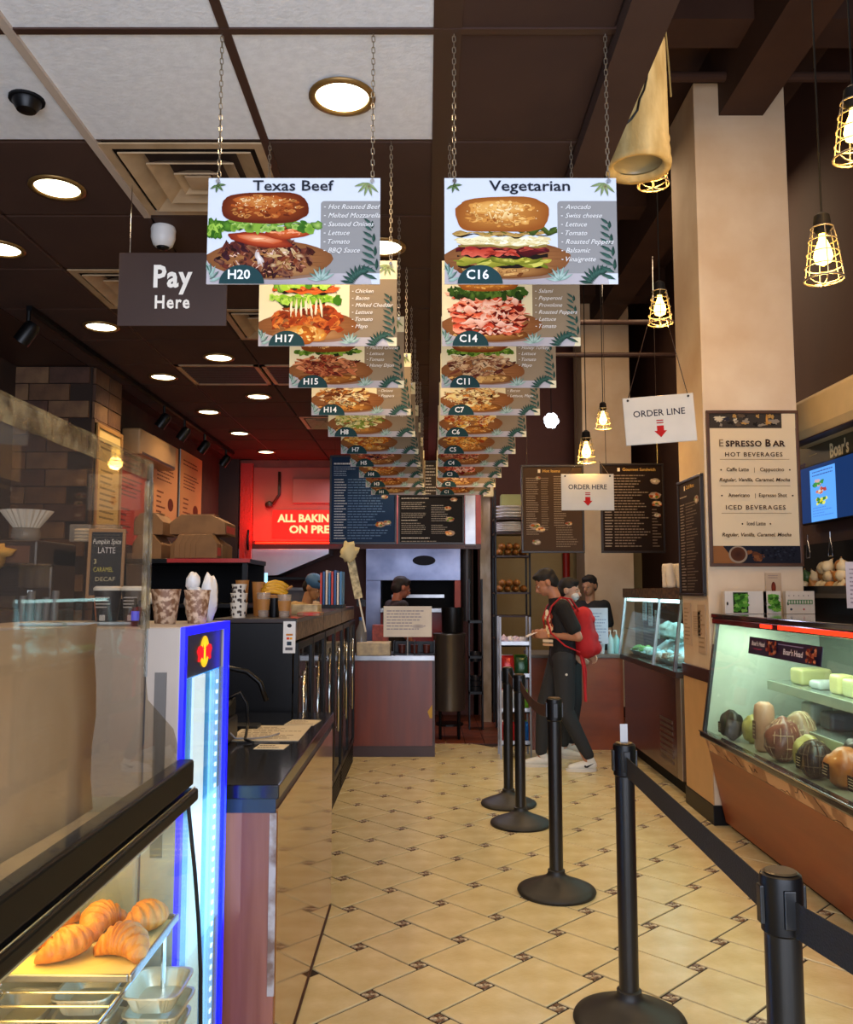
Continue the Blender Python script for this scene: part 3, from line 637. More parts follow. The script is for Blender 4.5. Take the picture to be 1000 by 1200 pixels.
# ================================================================ HANGING MENU BOARDS
def menu_board(label, x, y, z0, w, h, bg, frame, cols, rz=0, food=(), seed=3, head=None, wires=None, fg='8E8A86', header=None, name='menu_board'):
    t = thing(name, label, 'menu board', (x, y, z0), rz)
    b = .02
    MB().box(b, w-b, .0, .012, b, h-b).build('panel', mat('board_backing', '15110F', .5), t)
    for k, (a, c_, d_, e_) in enumerate(((0, w, 0, b), (0, w, h-b, h), (0, b, b, h-b), (w-b, w, b, h-b))): MB().box(a, c_, -.01, .02, d_, e_).build('frame', frame, t, bevel=.003)
    P = Print(seed); P.rect(b, w-b, b, h-b, bg)
    if header: P.text(header, w*.35, h-.075, .03, 'D8B060', bold=.01); P.rect(w*.27, w*.31, h-.08, h-.045, 'E8E0D0')
    if head: P.rect(w*.3, w*.34, h-.075, h-.04, 'C8C0B0')
    for (x0, x1, y0, y1, n, jag, col) in cols: P.lines(w*x0, w*x1, h*y0, h*y1, n, col or fg, jag=jag)
    for fx, fy, s, c_ in food:
        P.blob(w*fx, h*fy, s, s*.6, 'C8B8A8', '8A7A70', .1)
        for k in range(9): P.blob(w*fx+P.r.uniform(-.7, .7)*s, h*fy+P.r.uniform(-.3, .3)*s, s*.28, s*.2, P.r.choice(c_), wob=.3)
    P.build('printed_face', t)
    for wx, zt in (wires or ()): MB().cyl((wx, .005, h-.005), (wx, .005, zt-z0), .003, n=6).build('hanging_wire', M_chrome, t)
    return t
fr_b = mat('board_frame_dark', '1E1714', .35); fr_n = mat('board_frame_navy', '1C222E', .3)
fo = ['B05A2A', 'D88A4A', '8A3A20', 'E8C890', '5A7A30']; fw = ['D8D0C0', 'B8A890', '8A9A60', 'A05A3A']
menu_board('large blue menu board hanging over the serving counter', -.971, 8.5, 2.03, .672, .895, '1E3558', fr_n, [(.06, .33, .88, .93, 1, .1, 'D8DCE8'), (.06, .4, .76, .88, 5, .5, '8AA0C0'), (.07, .26, .05, .74, 23, .35, 'B8C4D8'), (.27, .92, .05, .74, 23, .55, '5A78A4')], food=((.82, .53, .035, fw), (.76, .22, .05, fo), (.86, .24, .04, fw)), wires=((.05, CH), (.62, CH)), head=1, seed=8)
menu_board('wide black menu board right of the blue one over the counter', -.285, 8.52, 2.03, .665, .50, '1C1B1E', fr_b, [(.05, .5, .90, .95, 1, .2, 'C8C4C0'), (.05, .45, .7, .86, 4, .3, None), (.05, .42, .52, .64, 4, .3, None), (.05, .3, .46, .5, 1, .1, 'C8C4C0'), (.05, .42, .2, .44, 6, .3, None), (.5, .75, .45, .8, 8, .3, None), (.5, .75, .2, .4, 5, .3, None), (.05, .5, .1, .15, 1, .2, 'C8C4C0'), (.05, .6, .04, .08, 1, .1, None)], food=((.84, .9, .035, fw), (.75, .72, .035, fo), (.78, .5, .045, fo), (.78, .22, .05, fo)), wires=((.05, CH), (.6, CH)), seed=9)
menu_board('small grey menu panel seen in the gap between the two rows of sandwich signs', -.12, 8.75, 2.53, .27, .38, '3A3430', fr_b, [(.1, .9, .05, .9, 10, .4, 'B8B0A8')], wires=((.03, CH), (.24, CH)), seed=10)
sp = thing('steel_side_panel', 'narrow steel panel right of the wide black menu board', 'panel', (.385, 8.55, 2.03)); MB().box(0, .11, 0, .05, 0, .50).build('plate', M_steel, sp, bevel=.004); MB().box(-.004, .114, -.006, .06, -.02, 0).build('lip', M_brown, sp)
menu_board('brown menu board on the left of the two above the rear register', .948, 8.5, 1.942, .63, .885, '4A3A2E', fr_b, [(.08, .28, .2, .86, 26, .3, '9A8C7C'), (.32, .44, .25, .86, 24, .2, '8A7C6C'), (.52, .72, .3, .88, 22, .4, '9A8C7C'), (.55, .9, .06, .3, 9, .4, '8A7C6C')], food=((.22, .3, .06, fo), (.3, .27, .05, fo), (.24, .12, .045, fw), (.27, .85, .03, fw), (.75, .33, .035, fo)), header='Hot Items', wires=((.06, HC), (.57, HC)), seed=11)
menu_board('black menu board on the right of the two above the rear register', 1.745, 8.5, 1.942, .64, .90, '221815', fr_b, [(.06, .2, .06, .88, 26, .3, 'A89C90'), (.21, .78, .06, .88, 26, .5, '8A7C70'), (.8, .94, .06, .5, 13, .5, '7A6C60')], food=((.86, .8, .05, fw), (.85, .64, .06, fo), (.88, .55, .05, fo), (.88, .42, .035, fw)), header='Gourmet Sandwich', wires=((.06, HC), (.58, HC)), seed=12)
menu_board('tall narrow brown menu board fixed to the aisle side of the large column', 1.926, 6.49, 1.53, .56, .86, '2A1E1A', fr_b, [(.08, .4, .84, .87, 1, .3, 'A89C90'), (.08, .28, .04, .8, 30, .4, 'A0948A'), (.32, .8, .04, .8, 30, .5, '75685E')], rz=-90, food=((.78, .8, .05, fw),), header='Cold Menu', seed=13)
# poster
t = thing('espresso_poster', 'framed cream poster headed Espresso Bar on the column front', 'poster', (1.955, 5.888, 1.735))
Wp, Hp = .645, 1.09; b = .022
fw_ = mat('walnut_frame', '5A3A26', .4, col2='402818', scale=4)
for a, c_, d_, e_ in ((0, Wp, 0, b), (0, Wp, Hp-b, Hp), (0, b, b, Hp-b), (Wp-b, Wp, b, Hp-b)): MB().box(a, c_, -.012, .01, d_, e_).build('frame', fw_, t, bevel=.003)
MB().box(b, Wp-b, .0, .008, b, Hp-b).build('backing', M_edge, t)
P = Print(21); P.rect(b, Wp-b, b, Hp-b, 'DCC9A6')
P.rect(b, Wp*.82, Hp*.885, Hp-b, '3A342E')
for k in range(26): P.blob(P.r.uniform(.06, Wp*.78), P.r.uniform(Hp*.90, Hp*.965), P.r.uniform(.01, .035), P.r.uniform(.008, .018), P.r.choice(['1E1A18', '8A8070', 'C8BCA0', '5A4A3A', '2A2A34', 'B0884A']), wob=.4)
P.blob(Wp*.66, Hp*.94, .008, .04, 'D8A050', 'A06A2A'); P.rect(Wp*.82, Wp-b, Hp*.885, Hp-b, 'DCC9A6')
P.rect(b, Wp-b, b, Hp*.13, '1C1E28')
P.poly([(b, b), (Wp*.28, b), (Wp*.14, Hp*.13), (b, Hp*.13)], '8A5A34'); P.blob(Wp*.30, Hp*.075, .065, .06, 'B8A890', '8A7A68', n=30); P.blob(Wp*.30, Hp*.077, .052, .048, '3A2018', '54301E', n=30)
for k in range(12): P.blob(Wp*.47+P.r.uniform(-.05, .06), Hp*.07+P.r.uniform(-.03, .03), .018, .014, P.r.choice(['7A4A2A', '8A5A34', '5A3420']), wob=.3)
for k in range(60): P.blob(P.r.uniform(Wp*.55, Wp*.93), P.r.uniform(.04, Hp*.12), .008, .006, P.r.choice(['0C0E18', '2A2E3A', '141420']), n=8)
dk = '3A2620'
P.text('E', Wp*.13, Hp*.765, .050, '8A7458', bold=.01); P.text('SPRESSO', Wp*.20, Hp*.765, .040, dk, bold=.03, fit=Wp*.39, space=1.1); P.text('B', Wp*.63, Hp*.765, .050, dk, bold=.03); P.text('AR', Wp*.705, Hp*.765, .040, dk, bold=.03, fit=Wp*.14)
P.text('HOT BEVERAGES', Wp*.5, Hp*.70, .030, '4A342A', 'c', space=1.2, fit=Wp*.62, bold=.012)
P.text('Caffe Latte', Wp*.2, Hp*.605, .026, dk, fit=Wp*.24, bold=.012); P.text('|', Wp*.50, Hp*.605, .026, dk, 'c'); P.text('Cappuccino', Wp*.56, Hp*.605, .026, dk, fit=Wp*.26, bold=.012)
P.text('Regular, Vanilla, Caramel, Mocha', Wp*.5, Hp*.54, .024, dk, 'c', shear=.25, bold=.016, fit=Wp*.76)
P.text('Americano', Wp*.21, Hp*.44, .026, dk, fit=Wp*.23, bold=.012); P.text('|', Wp*.50, Hp*.44, .026, dk, 'c'); P.text('Espresso Shot', Wp*.54, Hp*.44, .026, dk, fit=Wp*.3, bold=.012)
P.text('ICED BEVERAGES', Wp*.5, Hp*.36, .030, '4A342A', 'c', space=1.2, fit=Wp*.64, bold=.012)
P.text('Iced Latte', Wp*.5, Hp*.26, .026, dk, 'c', bold=.012, fit=Wp*.2); P.text('Regular, Vanilla, Caramel, Mocha', Wp*.5, Hp*.19, .024, dk, 'c', shear=.25, bold=.016, fit=Wp*.74)
for y in (.68, .51, .335): P.rect(Wp*.13, Wp*.88, Hp*y, Hp*y+.003, '8A7458')
for x, y in ((.14, .61), (.88, .61), (.14, .445), (.9, .445), (.35, .265), (.65, .265)): P.blob(Wp*x, Hp*y+.004, .006, .006, dk, n=8)
P.build('printed_face', t, loc=(0, -.002, 0))
# ================================================================ LEFT SIDE: PASTRY CASE, COOLER, COUNTER
def sheet_print(t, w, h, n=6, col='8A8A90', bg='E8E4DA', seed=1, jag=.4, extra=None, tone=None):
    P = Print(seed); P.rect(0, w, 0, h, bg); P.lines(w*.08, w*.92, h*.08, h*.92, n, col, jag=jag)
    if extra: extra(P)
    return P.build('printed_face', t)
PLEX = glass('plexiglass', 'ECE6DC', .02, .11); GL = glass('case_glass', 'F4FAF6', .0, .10); GLd = glass('dark_cooler_glass', '8A929C', .02, .05)
pc = thing('pastry_case', 'glass pastry display case with black rail in the left foreground', 'display case', (0, 0, 0))
M_cream = mat('cream_interior', 'D8C89A', .5)
MB().box(-1.3, -.56, .3, 2.17, 0, .40).build('base_cabinet', mat('case_base', '3A3430', .4), pc, bevel=.004)
MB().box(-1.3, -.555, .3, 2.17, .40, .46).build('deck', M_cream, pc)
MB().box(-1.32, -1.28, .3, 2.17, .40, 1.06).build('rear_panel', M_cream, pc)
MB().box(-1.28, -.62, .3, 2.15, 1.0, 1.03).build('top_deck', mat('beige_deck', 'C8B68C', .5), pc, bevel=.003)
gp = [(-.595, 1.06), (-.585, .98), (-.572, .88), (-.560, .76), (-.552, .64), (-.548, .45)]
gm = MB(); gm.rings([[(x, y, z) for x, z in gp] for y in (.3, 2.17)], close=False, cap=False); gm.build('front_glass', GL, pc, smooth=True, fix=False)
MB().prism([(x, z) for x, z in gp]+[(-1.28, .45), (-1.28, 1.06)], 'y', 2.168, 2.174).build('end_glass', GL, pc)
MB().box(-.625, -.582, .3, 2.19, 1.085, 1.15).build('rail', mat('rail_black', '060608', .42, spec=.18), pc, bevel=.008, seg=3)
MB().box(-.615, -.572, .3, 2.2, 1.045, 1.078).build('rail', mat('rail_black', '060608', .42, spec=.18), pc, bevel=.008, seg=3)
MB().box(-.583, -.579, .3, 2.19, 1.076, 1.082).build('chrome_strip', M_chrome, pc)
MB().tube([(x+.002, 2.172, z) for x, z in gp], .005, 6).build('glass_edge', M_black, pc)
MB().box(-1.28, -.66, .3, .36, .45, .5).build('shelf_support', M_steel, pc)
light('AREA', 'case_lamp', (-.85, 1.5, .995), 5.5, 'FFD070', .2, 1.2, parent=pc)
MB().box(-1.2, -1.17, .4, 2.1, .97, .995).build('lamp_tube', mat('warm_tube', 'FFE2A0', .4, emit=4), pc)
# sneeze guard above
sg = thing('plexiglass_guard', 'tall plexiglass guard with taped top edge standing on the case rail', 'screen', (-.59, 0, 1.15))
MB().prism([(.2, 0), (2.045, 0), (2.055, .012), (2.055, .06), (2.02, .10), (1.83, .19), (1.81, .24), (1.81, .69), (.2, .69)], 'x', -.002, .002).build('sheet', PLEX, sg)
tp = MB(); rr_ = random.Random(3)
for a, b, n in (((.2, .65), (1.81, .69), 40),):
    rs = []
    for k in range(n+1):
        y = .2+1.61*k/n; rs.append([(.004+rr_.uniform(0, .003), y, .652), (.006+rr_.uniform(-.001, .004), y, .67), (.004+rr_.uniform(0, .002), y, .694)])
    tp.rings(rs, close=False, cap=False)
MT = mat('yellowed_clear_tape', 'B8A070', .15, col2='5A4C34', scale=18, bump=1, bscale=40, contrast=(.42, .6), spec=.8)
MT.node_tree.nodes['Principled BSDF'].inputs['Alpha'].default_value = .5
tp.build('tape_band', MT, sg, smooth=True, fix=False)
MB().box(-.004, .006, 1.785, 1.815, .34, .65).build('tape_band', MT, sg)
MB().box(-.003, .003, 1.81, 1.816, .24, .69).build('edge_strip', glass('plex_edge', 'C8D4DC', .1, .9), sg)
ps = MB(); n = 12
ps.rings([[(.0+.004*sin(j*1.7+i*.8), .35+1.27*i/n, .36-(.34 if True else 0)*j/6+.003*sin(i)) for j in range(7)] for i in range(n+1)], close=False, cap=False)
o = ps.build('cover_sheet', mat('kraft_cream_paper', 'F2E4CC', .8, col2='E6D4B4', scale=5, bump=.4, bscale=8), None, (-.62, 0, 1.15), smooth=True, fix=False)
o.modifiers.new('solid', 'SOLIDIFY').thickness = .0015
tag(o, 'large cream paper sheet covering the inside of the plexiglass at the left edge', 'paper sheet')
for k, (x, y, c_, lb) in enumerate(((-.72, 1.75, 'D88A70', 'salmon pink leaflet lying on top deck of the pastry case'), (-.78, 1.55, 'E0D2A8', 'cream leaflet lying on top deck beside the salmon one'))):
    tag(MB().box(0, .12, 0, .16, 0, .003).build('leaflet', mat('leaflet%d' % k, c_, .7), None, (x, y, 1.031), rz=12-20*k), lb, 'leaflet')
# tray with croissants
M_foil = mat('foil', 'D8D0B4', .38, .6, bump=.3, bscale=30)
tr = thing('baking_tray', 'shallow metal tray carrying the croissants in the pastry case', 'tray', (-.80, 2.0, .772))
MB().box(-.22, .19, -.17, .15, 0, .004).build('base', mat('parchment', 'D8C07A', .6), tr)
for a in ((-.22, .19, -.178, -.17), (-.22, .19, .15, .158), (-.228, -.22, -.178, .158), (.19, .198, -.178, .158)): MB().box(*a, 0, .016).build('rim', M_steel, tr, bevel=.003)
M_crois = mat('croissant_crust', 'CC8836', .45, col2='B4661E', scale=34, stretch=(2.2, 1, 1), bump=.4, bscale=60, contrast=(.3, .7))
def croissant(L_=.125, r=.033, bend=1.0, seed=0):
    m = MB(); rs = []; n = 34
    for k in range(n+1):
        t = k/n*2-1; a = t*bend; rad_ = r*(1-abs(t)**2.2*.72)*(1+.16*(abs(sin(t*13+.6))-.6)); R_ = L_/2/max(.01, sin(bend))
        c = V((R_*sin(a), R_*(1-cos(a)), rad_*.78)); tx = V((cos(a), sin(a), 0)); nx = V((-sin(a), cos(a), 0))
        rs.append([c+nx*rad_*1.15*cos(b)+V((0, 0, 1))*rad_*.86*sin(b)*(1 if sin(b) > 0 else .85) for b in [2*pi*j/14 for j in range(14)]])
    return m.rings(rs)
cms = [croissant(.12, .036, .95).mesh('croissant', M_crois), croissant(.115, .034, 1.15).mesh('croissant', M_crois)]
for me in cms: me.shade_smooth()
for k, (x, y, z, rz, lb) in enumerate(((-.66, 1.945, 0, 160, 'golden croissant at the front right of the tray'), (-.775, 1.93, 0, 60, 'golden croissant at the front middle of the tray'), (-.655, 2.075, 0, 60, 'golden croissant at the back right corner of the tray'),
    (-.765, 2.08, 0, 250, 'golden croissant at the back middle of the tray'), (-.885, 2.09, 0, 20, 'croissant at the back left under the black rail'), (-.90, 1.98, .0, 340, 'flatter yellow croissant at the left of the tray'), (-.72, 2.01, .032, 100, 'croissant lying on top in the centre of the heap'))):
    if k == 6: continue
    o = inst(cms[k % 2], 'croissant', None, (x, y, .777+z), rz=rz, scale=(.95, .95, 1.15)); tag(o, lb, 'croissant', 'croissants on the tray')
# wire rack shelf
wr = thing('wire_rack', 'chrome wire shelf below and in front of the croissants', 'rack', (-.92, 1.5, .756))
for k in range(22): MB().cyl((-.28, -.62+k*.058, .004), (.30, -.62+k*.058, .004), .0028, n=6).build('wire', M_chrome, wr)
for x in (-.28, 0, .30): MB().cyl((x, -.66, -.002), (x, .64, -.002), .0045, n=8).build('side_bar', M_chrome, wr)
for x in (-.28, .30):
    for y in (-.5, .6): MB().cyl((x, y, -.295), (x, y, 0), .006, n=8).build('leg', M_chrome, wr)
pl = thing('oblong_dish', 'clear rimmed dish with a flat yellow pastry at the left photo edge', 'dish', (-.99, 1.96, .735))
pl.location = (-1.02, 1.72, .763)
MB().box(-.16, .16, -.09, .09, 0, .004).build('base', M_steel, pl, bevel=.003)
MB().tube([(-.16, -.09, .016), (.15, -.09, .016), (.16, -.08, .016), (.16, .08, .016), (.15, .09, .016), (-.16, .09, .016)], .004, 6, closed=True).build('rim', M_chrome, pl)
o = MB().ell((0, 0, 0), (.12, .06, .018), 18, 8, wob=.1).build('flat_pastry', M_crois, None, (-1.02, 1.72, .78), smooth=True); tag(o, 'flat yellow pastry lying in the rimmed dish', 'pastry')
# foil containers
def foil_tub(name='foil_container'):
    m = MB(); n = 72; rs = []
    def rr(w, d, z, rip=0): 
        pts = []
        for k in range(n):
            a = 2*pi*k/n; c_, s_ = cos(a), sin(a); x = math.copysign(abs(c_)**.35, c_)*w; y = math.copysign(abs(s_)**.35, s_)*d
            f_ = 1+(rip if k % 2 else -rip); pts.append((x*f_, y*f_, z))
        return pts
    return m.rings([rr(.045, .06, 0), rr(.047, .062, .006, .022), rr(.058, .074, .036, .022), rr(.066, .082, .037), rr(.066, .082, .041), rr(.06, .076, .04), rr(.056, .072, .034), rr(.045, .06, .006)])
ftm = foil_tub().mesh('foil_container', M_foil); ftm.shade_smooth(); ftm.set_sharp_from_angle(angle=R(35))
for si, (x, y, nk, nm) in enumerate(((-.615, 2.05, 5, 'right front stack beside the glass end'), (-.765, 2.04, 5, 'stack left of it under the wire shelf'), (-.92, 2.04, 4, 'stack farther left under the wire shelf'), (-.64, 1.88, 3, 'low stack nearest the front glass'))):
    for k in range(nk):
        o = inst(ftm, 'foil_container', None, (x+rr_.uniform(-.003, .003), y, .462+k*.043), rz=rr_.uniform(-4, 4))
        tag(o, ('topmost' if k == nk-1 else ['lowest', 'second', 'third', 'fourth', 'fifth'][k]+' from the bottom')+' foil container of the '+nm, 'container', 'foil containers in the pastry case')

# energy drink cooler
ec = thing('drink_cooler', 'slim grey drink cooler with glowing blue edged glass door', 'refrigerator', (-.622, 2.22, 0))
M_cg = mat('warm_grey_enamel', 'A89A8C', .4)
MB().box(-.63, -.105, 0, .50, .0, 1.475).build('body', M_cg, ec, bevel=.012, seg=3)
dr = MB().box(-.10, -.012, 0.0, .02, .02, 1.475).box(-.10, -.012, .48, .50, .02, 1.475).box(-.10, -.012, .02, .48, 1.45, 1.475).box(-.10, -.012, .02, .48, .02, .06).build('door', M_cg, ec, bevel=.004)
MB().box(-.075, -.045, -.003, .002, .9, 1.36).build('handle_groove', mat('groove_grey', '5A544E', .4), dr)
LB = mat('blue_led', '0A14FF', .4, emit=2.2, ecol='0606E0')
for a in ((0, .022, .02, 1.475), (.478, .50, .02, 1.475)): MB().box(-.012, .0, a[0], a[1], a[2], a[3]).build('led_edge', LB, ec)
for a in ((1.453, 1.475), (.02, .04)): MB().box(-.012, .0, .022, .478, a[0], a[1]).build('led_edge', LB, ec)
MB().box(-.03, -.02, .022, .478, 1.335, 1.453).build('header', mat('cooler_header', '34343A', .3), ec)
MB().box(-.03, -.026, .022, .478, .04, 1.335).build('light_panel', mat('ice_blue_panel', '3FA6E8', .4, emit=.5, ecol='2488DC'), ec)
for a, b, c_ in ((.028, .055, 'A8F0FF'), (.17, .29, 'E8F0FF'), (.365, .375, '9ADCFF'), (.40, .455, '8CC8F4')):
    MB().box(-.026, -.020, a, b, .05, 1.33).build('led_strip', mat('led_strip_'+c_, c_, .4, emit=.85), ec)
for k in range(40): MB().box(-.020, -.017, .42, .435, .08+k*.031, .09+k*.031).build('led_dot', mat('led_dot', 'E8FAFF', .4, emit=1.4), ec) if k % 1 == 0 else None
MB().box(-.010, -.006, .022, .478, .04, 1.335).build('glass', GL, ec)
P = Print(5); P.blob(.27, 1.395, .05, .045, 'FFD428', 'E8A818'); 
for s_ in (-1, 1):
    P.poly([(.27+s_*.012, 1.372), (.27+s_*.03, 1.38), (.27+s_*.055, 1.368), (.27+s_*.075, 1.372), (.27+s_*.07, 1.385), (.27+s_*.085, 1.40), (.27+s_*.07, 1.412), (.27+s_*.045, 1.415), (.27+s_*.025, 1.41), (.27+s_*.008, 1.398)], 'E01A20')
    P.poly([(.27+s_*.004, 1.40), (.27+s_*.018, 1.418), (.27+s_*.02, 1.405)], 'E01A20')
o = P.build('logo', ec, print_mat('print_lit', emit=1.3), loc=(-.0185, 0, 0), rz=90)
light('AREA', 'cooler_glow', (.03, .25, .75), 3, '8AC8FF', .4, 1.2, rot=(0, R(90), 0), parent=ec)

# cups standing on the cooler and behind
def cup(name, label, x, y, z, h, r0, r1, m, grp=None, sleeve=None, lid=None, dots=None, rim=None):
    t = thing(name, label, 'cup', (x, y, z), group=grp)
    MB().lathe([(r0, 0), (r1, h), (r1*1.03, h), (r1*1.03, h+.004), (r1*.95, h+.003), (r0*.93, .004)], n=22, cap=False).build('body', m, t, smooth=True, angle=40)
    if sleeve: MB().lathe([(r0+(r1-r0)*.3+.001, h*.3), (r0+(r1-r0)*.75+.001, h*.75)], n=22, cap=False).build('sleeve', sleeve, t, smooth=True)
    if lid: MB().lathe([(r1*1.05, h), (r1*1.06, h+.006), (r1*.9, h+.012), (r1*.85, h+.005), (.001, h+.005)], n=22, cap=False).build('lid', lid, t, smooth=True, angle=40)
    if dots: 
        d = MB(); rq = random.Random(7)
        for k in range(16):
            a = rq.uniform(pi, 2*pi); zz = rq.uniform(.15, .85)*h; r_ = r0+(r1-r0)*zz/h; d.ell((r_*cos(a), r_*sin(a), zz), (.006, .006, .008), 8, 5)
        d.build('printed_motif', dots, t, smooth=True)
    return t
M_bcup = mat('coffee_bean_cup', 'C8A684', .5, col2='7A5234', scale=60, contrast=(.44, .58)); M_wcup = mat('white_cup', 'E0DACE', .5); M_clear = glass('clear_plastic', 'F0E6D6', .1, .8)
cup('coffee_cup', 'large brown patterned paper cup on the cooler beside the plexiglass edge', -.76, 2.5, 1.475, .095, .030, .042, M_bcup, 'two brown patterned cups')
cup('coffee_cup', 'large brown patterned paper cup on the cooler next to the white bag', -.668, 2.5, 1.475, .093, .026, .037, M_bcup, 'two brown patterned cups')
M_plb = mat('white_plastic_bag', 'D8D2CA', .4, bump=.8, bscale=20)
o = MB().ell((0, 0, .07), (.026, .03, .072), 16, 12, wob=.3, seed=4).ell((-.045, 0, .055), (.028, .028, .055), 16, 12, wob=.3, seed=9).ell((-.05, 0, .12), (.022, .02, .03), 12, 8, wob=.3).build('plastic_bag', M_plb, None, (-.665, 2.62, 1.476), smooth=True); tag(o, 'crumpled white plastic bag standing behind the brown cups', 'bag')
dc = mat('dark_cup', '1E1A1C', .45)
for x, lb, w in ((-.892, 'black printed takeaway cup under the chalkboard, seen through plexiglass', 0), (-.815, 'black printed takeaway cup just left of the plexiglass edge', 1)):
    t = cup('takeaway_cup', lb, x, 2.4, 1.475, .095, .026, .037, dc, lid=M_wcup)
    P = Print(3); P.lines(-.02, .02, .045, .08, 4, 'B8B0A8', jag=.2); P.rect(-.008, .008, .012, .028, 'B8B0A8'); P.build('printed_face', t, loc=(0, -.0372, 0))
cup('orange_cup', 'small orange cup behind the black takeaway cups', -.96, 2.55, 1.475, .07, .02, .028, mat('orange_plastic', 'C86A1E', .4))
bt = thing('blue_bottle', 'tiny bottle with blue label at the foot of the plexiglass edge', 'bottle', (-.78, 2.3, 1.475))
MB().lathe([(.009, 0), (.01, .05), (.004, .06), (.004, .075)], n=14).build('body', M_black, bt, smooth=True); MB().lathe([(.0105, .015), (.0105, .04)], n=14, cap=False).build('blue_label', mat('blue_label', '1E50E0', .4, emit=.4), bt)
# white tubes of light / lids lying on cooler top, seen at the plexiglass foot
for k in range(3):
    o = MB().box(-.06, .06, -.03, .03, 0, .008).build('flat_wrapper', mat('pale_wrapper', 'B8C4CC', .3), None, (-1.03+k*.075, 2.32+.03*k, 1.476), rz=8*k, bevel=.002); tag(o, ['pale flat wrapper farthest left on the cooler top', 'pale flat wrapper in the middle on the cooler top', 'pale flat wrapper nearest the black cups on the cooler top'][k], 'wrapper')

# register counter
rc = thing('register_counter', 'waist high counter with black stone top and glossy orange brown aisle side', 'counter', (0, 0, 0))
M_gloss = mat('glossy_caramel_laminate', '9A6430', .07, spec=.9, coat=.9, col2='8A5628', scale=1.5)
MB().box(-1.3, -.484, 2.825, 4.43, .05, .86).build('body', M_wood, rc)
MB().box(-.484, -.478, 2.825, 4.43, .02, .87).build('aisle_panel', M_gloss, rc)
MB().box(-1.3, -.484, 2.815, 2.825, .02, .86).build('end_panel', mat('rosewood_laminate', 'A2644A', .4, col2='8A4E36', scale=3, stretch=(8, 1, .5)), rc)
MB().box(-.502, -.480, 2.808, 2.816, .3, .86).build('edge_strip', mat('worn_white_strip', 'B8A898', .6, col2='7A5A44', scale=14, contrast=(.4, .6)), rc)
MB().box(-1.3, -.484, 2.812, 4.43, .86, .905).build('apron', mat('blue_black_apron', '1E2C3C', .3), rc)
MB().box(-1.3, -.472, 2.80, 4.44, .905, .95).build('top', mat('black_stone', '141416', .18, col2='08080A', scale=40, coat=.4), rc, bevel=.004)
MB().box(-1.28, -.50, 2.84, 4.4, 0, .05).build('kick', M_black, rc)
MB().tube([(-.478, 2.84, .012), (-.478, 4.4, .012)], .006, 6).build('base_bead', M_brown, rc)
o = thing('laminated_menu', 'laminated menu sheet lying on the black counter top', 'menu', (-.83, 3.58, .9505), rot=(R(-90), 0, R(0)))
o.rotation_euler = (R(-90), 0, 0)
def flat_sheet(name, label, cat, x, y, z, w, h, rz, n=8, bg='D8CBB0', col='7A6A54', seed=2, thick=.0015):
    t = thing(name, label, cat, (x, y, z), rot=(0, 0, R(rz)))
    MB().box(0, w, 0, h, 0, thick).build('sheet', mat('sheet_'+bg, bg, .35), t)
    P = Print(seed); P.lines(w*.06, w*.94, h*.1, h*.9, n, col, jag=.5); q_ = P.build('printed_face', t, loc=(0, 0, thick+.0001)); q_.rotation_euler = (R(-90), 0, 0)
    return t
bpy.data.objects.remove(o)
flat_sheet('laminated_menu', 'large laminated menu sheet on the black counter beside the dark till', 'menu', -.83, 3.60, .9505, .30, .40, 0, n=9)
flat_sheet('laminated_menu', 'small menu card behind the large laminated one on the counter', 'menu', -.66, 4.02, .9505, .14, .16, -6, n=4)
flat_sheet('price_card', 'small card with black figures at the near edge of the counter', 'card', -.68, 3.42, .9505, .12, .10, -4, n=2, col='2A2420', seed=6)
tl = thing('card_till', 'black till and receipt printer on the counter behind the cooler', 'till', (-.86, 3.55, .95))
MB().box(-.10, .06, -.09, .14, 0, .10).build('printer', M_black, tl, bevel=.012, seg=3)
MB().prism([(-.09, .10), (.14, .10), (.14, .17), (-.05, .13)], 'x', -.10, .05).build('keypad', M_blackm, tl, bevel=.006)
MB().box(-.05, .03, -.10, -.07, .11, .115).build('receipt', M_wcup, tl)
for k in range(6): MB().ell((-.06+.02*(k % 3), -.095, .02+.022*(k//3)), (.008, .004, .007), 8, 5).build('sticker', mat('flower_sticker', 'C8C0BC', .5), tl)
MB().tube([(.02, .1, .16), (.07, .12, .19), (.10, .12, .14), (.11, .1, .06), (.12, .0, .015), (.16, -.02, .006)], .006, 8).build('cable', M_black, tl, smooth=True)
MB().tube([(.05, .0, .05), (.08, .0, .02), (.14, .05, .01), (.2, .1, .01), (.24, .12, .02)], .004, 6).build('cable', mat('grey_cable', '8A8A8C', .4), tl, smooth=True)
bx = thing('bar_stand', 'curved black display stand rising behind the till on the counter', 'stand', (-.86, 3.95, .95))
MB().tube([(-.12, 0, .0), (-.12, 0, .24), (-.06, 0, .27), (.04, 0, .25), (.10, 0, .20), (.13, 0, .12)], .012, 8).build('arm', M_black, bx, smooth=True); MB().box(-.16, .1, -.05, .05, 0, .015).build('foot', M_black, bx, bevel=.004)

